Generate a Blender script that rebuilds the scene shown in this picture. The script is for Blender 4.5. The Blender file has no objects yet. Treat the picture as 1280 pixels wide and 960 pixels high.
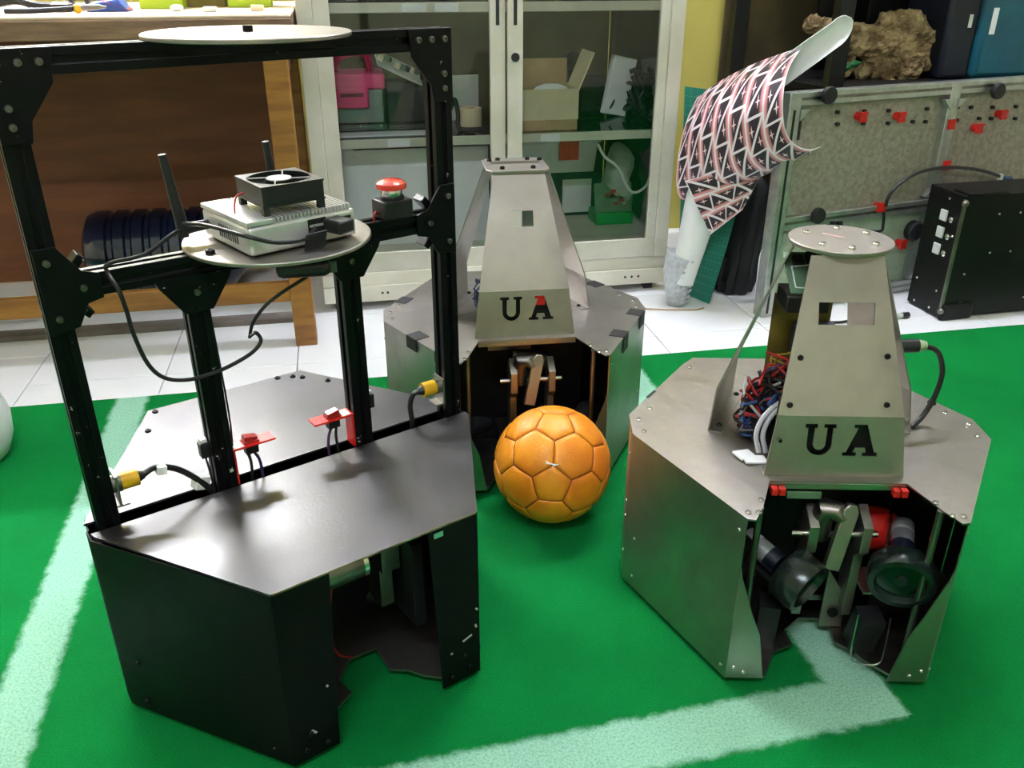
import bpy, bmesh, math, random
from mathutils import Vector, Matrix, Euler
from mathutils.geometry import tessellate_polygon
random.seed(7)
SC = bpy.context.scene
COL = SC.collection
PI = math.pi
# ------------------------------------------------------------------ camera
F_PX, PITCH, CAM_H, YAW = 1085.0, math.radians(26.0), 0.96, math.radians(11.0)
cd = bpy.data.cameras.new('camera'); cam = bpy.data.objects.new('camera', cd); COL.objects.link(cam)
cam.location = (0, 0, CAM_H); cam.rotation_euler = (PI/2 - PITCH, 0, -YAW)
cd.sensor_width = 36.0; cd.lens = 36.0 * F_PX / 1280.0; cd.clip_start = 0.02; cd.clip_end = 60
SC.camera = cam
# ------------------------------------------------------------------ light and exposure
w = bpy.data.worlds.new('world'); SC.world = w; w.use_nodes = True
w.node_tree.nodes['Background'].inputs[0].default_value = (0.8, 0.9, 1.0, 1)
w.node_tree.nodes['Background'].inputs[1].default_value = 0.15
vs = SC.view_settings
vs.view_transform = 'Standard'; vs.look = 'None'; vs.gamma = 1.0; vs.exposure = 2.3; vs.use_curve_mapping = False
LAMP_WALL, LAMP_CEIL = 44.0, 30.0      # watts of the wall tube and of each ceiling tube
# ------------------------------------------------------------------ pixel helpers (directions only; depth from what is touched)
CP = Vector((0, 0, CAM_H))
def ray(x, y):
    a = (x-640)/F_PX; b = (480-y)/F_PX
    u = Vector((a, math.cos(PITCH)+b*math.sin(PITCH), -math.sin(PITCH)+b*math.cos(PITCH)))
    c, s = math.cos(YAW), math.sin(YAW)
    return Vector((u.x*c+u.y*s, -u.x*s+u.y*c, u.z))
def gz(x, y, z=0.0):
    d = ray(x, y); return CP + d*((z-CAM_H)/d.z)
def gy(x, y, Y):
    d = ray(x, y); return CP + d*(Y/d.y)
# ------------------------------------------------------------------ geometry builder
class G:
    def __init__(s): s.v = []; s.f = []; s.uv = None; s.mi = []
    def add(s, vs, fs, m=0):
        o = len(s.v); s.v += [tuple(p) for p in vs]; s.f += [tuple(i+o for i in f) for f in fs]; s.mi += [m]*len(fs); return s
    def box(s, c, d, rot=None, m=0):
        x, y, z = d[0]/2, d[1]/2, d[2]/2
        ps = [Vector((a, b, e)) for e in (-z, z) for b in (-y, y) for a in (-x, x)]
        if rot is not None:
            R = rot if isinstance(rot, Matrix) else Euler(rot).to_matrix()
            ps = [R @ p for p in ps]
        ps = [p + Vector(c) for p in ps]
        return s.add(ps, [(0,2,3,1),(4,5,7,6),(0,1,5,4),(2,6,7,3),(0,4,6,2),(1,3,7,5)], m)
    def bx(s, x0, x1, y0, y1, z0, z1, m=0):
        return s.box(((x0+x1)/2, (y0+y1)/2, (z0+z1)/2), (abs(x1-x0), abs(y1-y0), abs(z1-z0)), m=m)
    def tube(s, pts, r, n=8, cap=True, m=0):
        pts = [Vector(p) for p in pts]; k = len(pts); rs = r if isinstance(r, (list, tuple)) else [r]*k
        vs, fs = [], []; prev = None
        for i, p in enumerate(pts):
            t = (pts[min(i+1, k-1)] - pts[max(i-1, 0)])
            if t.length < 1e-9: t = Vector((0, 0, 1))
            t.normalize()
            if prev is None:
                a = t.orthogonal().normalized()
            else:
                a = prev - t*prev.dot(t)
                a = a.normalized() if a.length > 1e-6 else t.orthogonal().normalized()
            prev = a; b = t.cross(a)
            for j in range(n):
                q = 2*PI*j/n; vs.append(p + (a*math.cos(q) + b*math.sin(q))*rs[i])
        for i in range(k-1):
            for j in range(n):
                fs.append((i*n+j, i*n+(j+1) % n, (i+1)*n+(j+1) % n, (i+1)*n+j))
        if cap: fs += [tuple(range(n-1, -1, -1)), tuple((k-1)*n+j for j in range(n))]
        return s.add(vs, fs, m)
    def cyl(s, a, b, r, r2=None, n=20, m=0): return s.tube([a, b], [r, r if r2 is None else r2], n, m=m)
    def lathe(s, prof, c=(0,0,0), axis=(0,0,1), n=24, m=0, cap=True):
        ax = Vector(axis).normalized(); a = ax.orthogonal().normalized(); b = ax.cross(a); c = Vector(c)
        vs, fs = [], []; k = len(prof)
        for (r, h) in prof:
            for j in range(n):
                q = 2*PI*j/n; vs.append(c + ax*h + (a*math.cos(q)+b*math.sin(q))*r)
        for i in range(k-1):
            for j in range(n):
                fs.append((i*n+j, i*n+(j+1) % n, (i+1)*n+(j+1) % n, (i+1)*n+j))
        if cap: fs += [tuple(range(n-1, -1, -1)), tuple((k-1)*n+j for j in range(n))]
        return s.add(vs, fs, m)
    def sheet(s, loops, M, t, m=0):
        """flat plate: outline + holes (2-D), thickness t towards local +z, placed by matrix M"""
        L = []
        for i, l in enumerate(loops):
            ar = sum(l[j][0]*l[(j+1) % len(l)][1]-l[(j+1) % len(l)][0]*l[j][1] for j in range(len(l)))
            l = list(l)
            if (ar < 0) == (i == 0): l.reverse()
            L.append(l)
        tri = tessellate_polygon([[Vector((p[0], p[1], 0)) for p in l] for l in L])
        flat = [p for l in L for p in l]; n = len(flat)
        vs = [M @ Vector((p[0], p[1], 0)) for p in flat] + [M @ Vector((p[0], p[1], t)) for p in flat]
        fs = []
        for a, b, c in tri:
            A, B, C = flat[a], flat[b], flat[c]
            cr = (B[0]-A[0])*(C[1]-A[1])-(B[1]-A[1])*(C[0]-A[0])
            if abs(cr) < 1e-14: continue
            if cr < 0: b, c = c, b
            fs += [(c, b, a), (a+n, b+n, c+n)]
        o = 0
        for l in L:
            k = len(l)
            for j in range(k):
                p, q = o+j, o+(j+1) % k; fs.append((p, q, q+n, p+n))
            o += k
        return s.add(vs, fs, m)
    def plate(s, poly, z0, z1, holes=(), m=0):
        return s.sheet([poly]+list(holes), Matrix.Translation((0, 0, z0)), z1-z0, m)
    def wall(s, pl, z0, z1, t=0.002, m=0):
        """vertical bent sheet along a plan polyline, thickness to the left"""
        P = [Vector((p[0], p[1])) for p in pl]; k = len(P); off = []
        for i in range(k):
            d0 = (P[i]-P[i-1]).normalized() if i else (P[1]-P[0]).normalized()
            d1 = (P[i+1]-P[i]).normalized() if i < k-1 else d0
            n = Vector((-(d0+d1).y, (d0+d1).x)).normalized()
            off.append(P[i]+n*(t/max(0.3, n.dot(Vector((-d0.y, d0.x))))))
        vs = [(p.x, p.y, z) for z in (z0, z1) for p in P] + [(p.x, p.y, z) for z in (z0, z1) for p in off]
        fs = []
        for i in range(k-1):
            a, b, c, d = i, i+1, k+i+1, k+i; e = 2*k
            fs += [(a, b, c, d), (e+b, e+a, e+d, e+c), (d, c, e+c, e+d), (b, a, e+a, e+b)]
        fs += [(0, k, 3*k, 2*k), (k-1, 3*k-1, 4*k-1, 2*k-1)]
        return s.add(vs, fs, m)
    def ball(s, c, r, n=16, m=0, sc=(1,1,1)):
        vs, fs = [], []; h = n//2
        for i in range(1, h):
            for j in range(n):
                a, b = PI*i/h, 2*PI*j/n
                vs.append(Vector(c)+Vector((math.sin(a)*math.cos(b)*sc[0], math.sin(a)*math.sin(b)*sc[1], math.cos(a)*sc[2]))*r)
        for i in range(h-2):
            for j in range(n): fs.append((i*n+j, (i+1)*n+j, (i+1)*n+(j+1) % n, i*n+(j+1) % n))
        t = len(vs); vs += [Vector(c)+Vector((0,0,r*sc[2])), Vector(c)-Vector((0,0,r*sc[2]))]
        for j in range(n):
            fs.append((t, j, (j+1) % n)); fs.append((t+1, (h-2)*n+(j+1) % n, (h-2)*n+j))
        return s.add(vs, fs, m)
    def build(s, name, mat, parent=None, loc=None, rot=None, bev=0, smooth=35, uv=None):
        me = bpy.data.meshes.new(name); me.from_pydata(s.v, [], s.f)
        mats = mat if isinstance(mat, (list, tuple)) else [mat]
        for q in mats: me.materials.append(q)
        me.polygons.foreach_set('material_index', s.mi)
        if uv:
            ul = me.uv_layers.new(name='UVMap')
            for lp in me.loops: ul.data[lp.index].uv = uv[lp.vertex_index]
        me.validate(); me.update()
        if smooth:
            me.polygons.foreach_set('use_smooth', [True]*len(me.polygons)); me.set_sharp_from_angle(angle=math.radians(smooth))
        o = bpy.data.objects.new(name, me); COL.objects.link(o)
        if parent is not None: o.parent = parent
        if loc is not None: o.location = loc
        if rot is not None: o.rotation_euler = rot
        if bev:
            b = o.modifiers.new('bevel', 'BEVEL'); b.width = bev; b.segments = 2; b.limit_method = 'ANGLE'; b.angle_limit = math.radians(40)
        return o
def tag(o, label, cat, group=None):
    o['label'] = label; o['category'] = cat
    if group: o['group'] = group
    return o
def struct(o): o['kind'] = 'structure'; return o
def empty(name, loc, rz=0, label=None, cat=None, group=None):
    o = bpy.data.objects.new(name, None); COL.objects.link(o); o.location = loc; o.rotation_euler = (0, 0, rz)
    o.empty_display_size = 0.05
    if label: tag(o, label, cat, group)
    return o
def inst(src, parent, loc=None, rot=None, name=None):
    c = src.copy(); COL.objects.link(c); c.parent = parent
    if loc is not None: c.location = loc
    if rot is not None: c.rotation_euler = rot
    return c
def smooth_path(pts, n=8):
    P = [Vector(p) for p in pts]; P = [P[0]*2-P[1]] + P + [P[-1]*2-P[-2]]; out = []
    for i in range(1, len(P)-2):
        for j in range(n):
            t = j/n; a, b, c, d = P[i-1], P[i], P[i+1], P[i+2]
            out.append(0.5*((2*b)+(c-a)*t+(2*a-5*b+4*c-d)*t*t+(3*b-a-3*c+d)*t**3))
    out.append(P[-2]); return out
# ------------------------------------------------------------------ materials
def srgb(h):
    if not isinstance(h, str): return tuple(h)+(1,)
    c = [int(h[i:i+2], 16)/255 for i in (0, 2, 4)]
    return tuple(x/12.92 if x <= .04045 else ((x+.055)/1.055)**2.4 for x in c)+(1,)
class X:
    """tiny arithmetic wrapper over Math nodes"""
    def __init__(s, nt, so): s.nt, s.so = nt, so
    def op(s, o, *a):
        n = s.nt.nodes.new('ShaderNodeMath'); n.operation = o
        for i, q in enumerate((s,)+a):
            if isinstance(q, X): s.nt.links.new(q.so, n.inputs[i])
            else: n.inputs[i].default_value = q
        return X(s.nt, n.outputs[0])
    def __add__(s, o): return s.op('ADD', o)
    def __sub__(s, o): return s.op('SUBTRACT', o)
    def __mul__(s, o): return s.op('MULTIPLY', o)
    def abs(s): return s.op('ABSOLUTE')
    def frac(s): return s.op('FRACT')
    def lt(s, o): return s.op('LESS_THAN', o)
    def gt(s, o): return s.op('GREATER_THAN', o)
    def mx(s, o): return s.op('MAXIMUM', o)
    def mn(s, o): return s.op('MINIMUM', o)
    def ss(s, lo, hi):
        n = s.nt.nodes.new('ShaderNodeMapRange'); n.interpolation_type = 'SMOOTHSTEP'
        s.nt.links.new(s.so, n.inputs[0]); n.inputs[1].default_value = lo; n.inputs[2].default_value = hi
        return X(s.nt, n.outputs[0])
def mixc(nt, fac, a, b):
    n = nt.nodes.new('ShaderNodeMix'); n.data_type = 'RGBA'
    for so, q in ((n.inputs[0], fac), (n.inputs[6], a), (n.inputs[7], b)):
        if isinstance(q, X): nt.links.new(q.so, so)
        elif isinstance(q, bpy.types.NodeSocket): nt.links.new(q, so)
        else: so.default_value = q
    return n.outputs[2]
def noise(nt, scale, detail=4, rough=.55, co='Object', stretch=None):
    tc = nt.nodes.new('ShaderNodeTexCoord'); n = nt.nodes.new('ShaderNodeTexNoise')
    n.inputs['Scale'].default_value = scale; n.inputs['Detail'].default_value = detail; n.inputs['Roughness'].default_value = rough
    so = tc.outputs[co]
    if stretch:
        mp = nt.nodes.new('ShaderNodeMapping'); mp.inputs['Scale'].default_value = stretch
        nt.links.new(so, mp.inputs[0]); so = mp.outputs[0]
    nt.links.new(so, n.inputs['Vector'])
    return X(nt, n.outputs[0])
def base(name):
    m = bpy.data.materials.new(name); m.use_nodes = True
    return m, m.node_tree, m.node_tree.nodes['Principled BSDF']
def mat(name, c1, rough=.5, metal=0, c2=None, ns=12, ndet=4, bump=0, bs=80, stretch=None, lo=.35, hi=.65, rvar=0, spec=None, chips=None, alpha=None, coat=0):
    m, nt, b = base(name); c1 = srgb(c1)
    b.inputs['Base Color'].default_value = c1; b.inputs['Roughness'].default_value = rough; b.inputs['Metallic'].default_value = metal
    if spec is not None: b.inputs['Specular IOR Level'].default_value = spec
    if coat: b.inputs['Coat Weight'].default_value = coat; b.inputs['Coat Roughness'].default_value = .15
    col = None
    if c2 is not None:
        nz = noise(nt, ns, ndet, stretch=stretch).ss(lo, hi); col = mixc(nt, nz, c1, srgb(c2))
        if rvar: nt.links.new((nz*rvar+rough).so, b.inputs['Roughness'])
    if chips:
        k = noise(nt, 60, 5, .7).ss(chips, chips+.02)
        col = mixc(nt, k, col if col is not None else c1, srgb('b8b6b0'))
    if col is not None: nt.links.new(col, b.inputs['Base Color'])
    if bump:
        bn = nt.nodes.new('ShaderNodeBump'); bn.inputs['Strength'].default_value = bump; bn.inputs['Distance'].default_value = .002
        nt.links.new(noise(nt, bs, 5, stretch=stretch).so, bn.inputs['Height']); nt.links.new(bn.outputs[0], b.inputs['Normal'])
    return m
def emit(name, c, s):
    m, nt, b = base(name); b.inputs['Emission Color'].default_value = srgb(c); b.inputs['Emission Strength'].default_value = s
    b.inputs['Base Color'].default_value = srgb(c); return m
def glass(name, tint='f2fbf6', refl=.10):
    m, nt, b = base(name); nt.nodes.remove(b); out = nt.nodes['Material Output']
    tr = nt.nodes.new('ShaderNodeBsdfTransparent'); tr.inputs[0].default_value = srgb(tint)
    gl = nt.nodes.new('ShaderNodeBsdfGlossy'); gl.inputs['Roughness'].default_value = .03
    fr = nt.nodes.new('ShaderNodeFresnel'); fr.inputs[0].default_value = 1.5
    mx = nt.nodes.new('ShaderNodeMixShader')
    nt.links.new(fr.outputs[0], mx.inputs[0]); nt.links.new(tr.outputs[0], mx.inputs[1]); nt.links.new(gl.outputs[0], mx.inputs[2])
    nt.links.new(mx.outputs[0], out.inputs[0]); return m
M = {}
M['alu'] = mat('brushed_sheet_metal', 'aaa6a0', .36, 1, '98938b', 6, 8, .10, 160, rvar=.12)
M['alu_dark'] = mat('dull_metal', '8f8c86', .38, 1, '75716a', 14, 5, .1, 150)
M['alu_edge'] = mat('cut_metal_edge', 'd9d6d0', .3, 1)
M['steel'] = mat('bolt_steel', 'd8d6d2', .22, 1)
M['blackbolt'] = mat('black_bolt', '18181a', .35, .6)
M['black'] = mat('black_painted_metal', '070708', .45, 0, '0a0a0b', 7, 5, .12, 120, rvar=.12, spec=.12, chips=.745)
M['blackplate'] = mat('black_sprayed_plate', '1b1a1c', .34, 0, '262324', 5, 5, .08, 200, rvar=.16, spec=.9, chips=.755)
M['frame'] = mat('black_anodised_profile', '060608', .34, 0, '09090b', 20, 4, 0, chips=.675, spec=.18)
M['rubber'] = mat('black_rubber', '121213', .6, 0, '1c1c1d', 40)
M['plastic'] = mat('black_plastic', '101012', .42, 0, '17171a', 30)
M['wheel'] = mat('dark_glossy_wheel', '2a3833', .25, .5, '202c28', 30, spec=.8)
M['wheelface'] = mat('wheel_face', '07100d', .12, 0, spec=.9)
M['red'] = mat('red_plastic', 'd8271f', .38, 0, 'c01e18', 20)
M['redbtn'] = mat('red_glossy_plastic', 'e23a2c', .22, 0, coat=.5)
M['yellow'] = mat('yellow_plastic', 'e0b010', .4, 0, 'c89a0c', 30)
M['white'] = mat('white_plastic', 'dfe0dc', .4, 0, 'd2d3cf', 15)
M['paper'] = mat('white_paper', 'e8e9e8', .7, 0, 'dcdfe0', 6)
M['cable'] = mat('black_cable', '121214', .45)
M['wred'] = mat('red_wire', 'a01a16', .45); M['wblue'] = mat('blue_wire', '1c3f72', .45); M['wgrey'] = mat('grey_cable', 'b8b8bb', .5)
M['wpurple'] = mat('purple_wire', '3a2350', .5); M['wyellow'] = mat('yellow_wire', 'b09030', .5)
M['nuc'] = mat('silver_case', 'd6d6d3', .32, .55, 'c8c8c5', 20)
M['tape'] = mat('black_tape', '141414', .55, 0, '1c1c1b', 60)
M['motor'] = mat('motor_label', 'a7a6a8', .4, .4, '8b8a8c', 40)
M['pcb'] = mat('green_board', '5d7c5f', .5, 0, '4c6b50', 30)
M['olive'] = mat('olive_board', '7a6a24', .55, 0, '5c4e1a', 14)
M['wood'] = mat('desk_wood', '9c6a28', .5, 0, '7d5220', 5, 6, .1, 60, stretch=(1, 8, 8))
M['woodedge'] = mat('desk_edge_wood', '8a6a4e', .55, 0, '6f5340', 8, 6, .1, 60, stretch=(1, 8, 8))
M['woodtop'] = mat('desk_top', 'd9c7ae', .45, 0, 'c9b497', 5)
M['woodpanel'] = mat('dark_brown_board', '74441f', .6, 0, '63381a', 4, 6, stretch=(1, 1, 6))
M['cabmetal'] = mat('pale_cabinet_metal', 'cfccbe', .42, .15, 'c2bfae', 8, 5, .04)
M['cabplinth'] = mat('cream_cabinet_panel', 'd9d6c6', .5, 0, 'cdc9b6', 6)
M['cabback'] = mat('cabinet_back_board', '5a4f34', .5, 0, '4b4129', 6)
M['rubberseal'] = mat('dark_seal', '1b1b18', .6)
M['glass'] = glass('door_glass', 'fcfefd'); M['shelfglass'] = glass('shelf_glass', 'eef6f0')
M['bottle'] = mat('dark_blue_bottle', '0d1830', .15, 0, '0a1224', 6, spec=.8)
M['bag'] = mat('black_bag_cloth', '0a0b0d', .6, 0, '131519', 10, 5, .4, 25)
M['teal'] = mat('teal_plastic', '0d5566', .45, 0, '0b4654', 6)
M['navy'] = mat('navy_case', '0b1220', .5, 0, '0e1828', 6)
M['matgreen'] = None
M['card'] = mat('cardboard', 'b59a72', .75, 0, 'a2875f', 8)
M['cardlight'] = mat('pale_box_board', 'd6c9a8', .7, 0, 'c9ba96', 8)
M['pink'] = mat('pink_plastic', 'e0437f', .4, 0, 'cf3870', 10)
M['clear'] = glass('clear_plastic', 'e4ebe6')
M['greybox'] = mat('grey_translucent_box', '8c9c98', .45, 0, '76857f', 6)
M['grey'] = mat('grey_board', 'b4b6b0', .6, 0, 'a4a6a0', 10)
M['darkgrey'] = mat('dark_grey_electronics', '25272b', .5, 0, '16181b', 40)
M['lime'] = mat('lime_box', 'b8d12c', .5, 0, 'a9c426', 5)
M['bluebag'] = mat('blue_packet', '2f52a8', .4, 0, '27458e', 8)
M['board'] = mat('perforated_grey_board', 'a39c8e', .55, .2, '8d877a', 60, 3, .1, 200)
M['boardlow'] = mat('pale_green_board', '9fae96', .55, 0, '8f9f87', 20)
M['profile'] = mat('aluminium_profile', 'b9bcb9', .35, .8, 'a6a9a6', 30)
M['blackcase'] = mat('black_case', '060607', .45, 0, '0a0a0b', 20, spec=.25)
M['rack'] = mat('black_rack_metal', '0c0d0d', .5, .2)
M['drift'] = mat('gnarled_wood', 'a8946c', .8, 0, '6a5636', 14, 8, .6, 30)
M['leaf'] = mat('green_leaf', '1f6b35', .5, 0, '2b8443', 20)
M['bubble'] = mat('grey_bubble_wrap', 'c4c7cb', .35, 0, 'aeb2b6', 60)
M['tilewhite'] = mat('white_floor_tile', 'f6f7f9', .22, 0, 'f0f2f5', 3, spec=.6)
M['grout'] = mat('grey_grout', '8b8d90', .8)
M['wallyellow'] = mat('yellow_painted_wall', 'c9bd5e', .7, 0, 'c1b455', 3, 5, .06, 120)
M['wallwhite'] = mat('pale_cream_wall', 'd9d6bd', .8, 0, 'd0cdb2', 3)
M['ceil'] = mat('white_ceiling', 'dcdcd6', .9, 0, 'd5d5cf', 4)
M['tubelight'] = emit('fluorescent_tube', 'f3f8ff', 40.0)
M['balldark'] = mat('ball_seam', '8a4308', .7)
M['orange'] = mat('orange_ball_leather', 'f09a1e', .42, 0, 'e07c10', 9, 6, .25, 240, rvar=.12)
def carpet_material():
    m, nt, b = base('green_carpet'); tc = nt.nodes.new('ShaderNodeTexCoord'); sp = nt.nodes.new('ShaderNodeSeparateXYZ')
    nt.links.new(tc.outputs['Object'], sp.inputs[0]); x, y = X(nt, sp.outputs[0]), X(nt, sp.outputs[1])
    g = mixc(nt, noise(nt, 3, 5).ss(.3, .7), srgb('037030'), srgb('058038'))
    g = mixc(nt, noise(nt, 420, 2).ss(.42, .72)*.6, g, srgb('035a26'))
    nz = (noise(nt, 35, 6, .75) - .5)*.030
    def band(d, h): return (d.abs()+nz).ss(h-.006, h+.010)*-1.0+1.0
    xs = x + (y-1.4)*.03
    l1 = band(xs+.530, .034)
    d2 = y - x*.045 - .785
    l2 = band(d2, .040)*x.lt(.722)
    l3 = band(x-.680, .042)*y.gt(.775)
    mk = l1.mx(l2).mx(l3)
    mk = mk*(noise(nt, 260, 4, .8).ss(.30, .62)*.5+.5)
    c = mixc(nt, mk*.9, g, srgb('a6d8c0'))
    sp2 = noise(nt, 90, 2).ss(.80, .83)
    c = mixc(nt, sp2*.5, c, srgb('bfe6cc'))
    nt.links.new(c, b.inputs['Base Color']); b.inputs['Roughness'].default_value = .95
    b.inputs['Specular IOR Level'].default_value = .1
    bn = nt.nodes.new('ShaderNodeBump'); bn.inputs['Strength'].default_value = .5; bn.inputs['Distance'].default_value = .004
    nt.links.new(noise(nt, 500, 3).so, bn.inputs['Height']); nt.links.new(bn.outputs[0], b.inputs['Normal'])
    return m
M['carpet'] = carpet_material()
def mat_grid(name, c, line, n):
    m, nt, b = base(name); tc = nt.nodes.new('ShaderNodeTexCoord'); sp = nt.nodes.new('ShaderNodeSeparateXYZ')
    nt.links.new(tc.outputs['UV'], sp.inputs[0]); u, v = X(nt, sp.outputs[0]), X(nt, sp.outputs[1])
    k = ((u*n[0]).frac().lt(.07)).mx((v*n[1]).frac().lt(.07))
    nt.links.new(mixc(nt, k*.5, srgb(c), srgb(line)), b.inputs['Base Color']); b.inputs['Roughness'].default_value = .5
    return m
M['matgreen'] = mat_grid('green_cutting_mat', '12705c', '4fa58e', (12, 24))
def pattern_material():
    m, nt, b = base('triangle_print'); tc = nt.nodes.new('ShaderNodeTexCoord'); sp = nt.nodes.new('ShaderNodeSeparateXYZ')
    nt.links.new(tc.outputs['UV'], sp.inputs[0]); u, v = X(nt, sp.outputs[0]), X(nt, sp.outputs[1])
    v = v + u.op('FLOOR')*.37
    cu = u.frac(); cv = v.frac()                         # u: one unit per column, v: one unit per pair of triangles
    side = cu.gt(cv)
    zig = (cu-cv).abs()                                  # distance to the diagonal
    edge = cu.mn(cu*-1.0+1.0); cross = cv.mn(cv*-1.0+1.0)
    dark = mixc(nt, (noise(nt, 60, 3, co='UV')).ss(.3, .7), srgb('241a26'), srgb('30202c'))
    # pink arc beside the column line, inside each triangle
    ea = mixc(nt, (edge.ss(.10, .26)*-1.0+1.0)*edge.gt(.04), dark, srgb('d98f92'))
    # star in each triangle: two crossed thin bars around its centre
    cvs = cv - (side*-.36+.68); cus = cu - (side*.36+.32)
    st = ((cvs.abs()*2.4+cus.abs()*.5).lt(.075)).mx((cvs.abs()*.5+cus.abs()*2.0).lt(.085))
    c = mixc(nt, st, ea, srgb('f0cfd2'))
    wl = (zig.lt(.075)).mx(edge.lt(.05)).mx(cross.lt(.035))
    c = mixc(nt, wl, c, srgb('eadfe6'))
    nt.links.new(c, b.inputs['Base Color']); b.inputs['Roughness'].default_value = .45
    return m
M['pattern'] = pattern_material()
# ================================================================== THE ROOM
RX0, RX1, RY0, RY1, RH = -2.6, 3.0, -2.4, 3.22, 2.8
fl = struct(G().bx(RX0, RX1, RY0, RY1, -.10, -.012).build('floor', M['grout']))
T, J = .3335, .0025
tile0 = None
def tile_at(x0, y0, x1, y1):
    g = G().bx(x0+J/2, x1-J/2, y0+J/2, y1-J/2, -.012, -.005)
    return g.build('tile', M['tilewhite'], fl, bev=.0012)
for k in range(-7, 9):
    x0 = -.160 + k*T
    if x0 < RX0 or x0+T > RX1: continue
    y = (2.355 if k <= -3 else 2.170) - T
    while y < RY1-.02:
        tile_at(x0, max(y, 1.98), x0+T, min(y+T, RY1))
        y += T
cp = G().bx(RX0+.05, RX1-.05, RY0+.05, 2.04, -.0119, 0).build('carpet', M['carpet'], bev=.003)
tag(cp, 'green field carpet with sprayed white lines covering the floor', 'carpet')
struct(G().bx(RX0, RX1, RY1, RY1+.1, -.1, RH).build('wall_back', M['wallyellow']))
struct(G().bx(RX0-.1, RX0, RY0-.1, RY1+.1, -.1, RH).build('wall_left', M['wallwhite']))
struct(G().bx(RX1, RX1+.1, RY0-.1, RY1+.1, -.1, RH).build('wall_right', M['wallwhite']))
struct(G().bx(RX0, RX1, RY0-.1, RY0, -.1, RH).build('wall_front', M['wallwhite']))
struct(G().bx(RX0-.1, RX1+.1, RY0-.1, RY1+.1, RH, RH+.1).build('ceiling', M['ceil']))
struct(G().bx(RX0, -.17, 2.475, 2.53, -.0045, .010).build('trim_1', mat('grey_floor_strip', '7d7670', .7, 0, '6a625c', 10)))
# fluorescent lamps (the light of each lamp is its own tube)
def tube_lamp(loc, rz, wall, watts, length, label):
    r = empty('fluorescent_lamp', loc, rz, label, 'lamp')
    if wall: G().bx(-length/2-.04, length/2+.04, .02, .06, -.03, .03).build('housing', M['white'], r, bev=.004)
    else: G().bx(-length/2-.04, length/2+.04, -.045, .045, .03, .075).build('housing', M['white'], r, bev=.004)
    G().cyl((-length/2-.03, 0, 0), (-length/2, 0, 0), .02).build('end_cap', M['grey'], r)
    G().cyl((length/2, 0, 0), (length/2+.03, 0, 0), .02).build('end_cap', M['grey'], r)
    area = 2*PI*.016*length
    G().cyl((-length/2, 0, 0), (length/2, 0, 0), .016, n=12).build('tube', emit('lamp_tube', 'eceeff', watts/(PI*area)), r)
    return r
tube_lamp((-.95, RY1-.065, 1.85), 0, True, LAMP_WALL, 1.2, 'white fluorescent tube on the back wall above the desk')
tube_lamp((1.15, 2.25, RH-.08), 0, False, LAMP_CEIL, 1.2, 'white fluorescent tube on the ceiling over the silver robot')
tube_lamp((-.3, -.6, RH-.08), 0, False, LAMP_CEIL*.65, 1.2, 'added unseen tube on the ceiling near the front wall, lighting the front faces')  # added lamp out of view, brightens the faces turned to the camera

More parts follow.
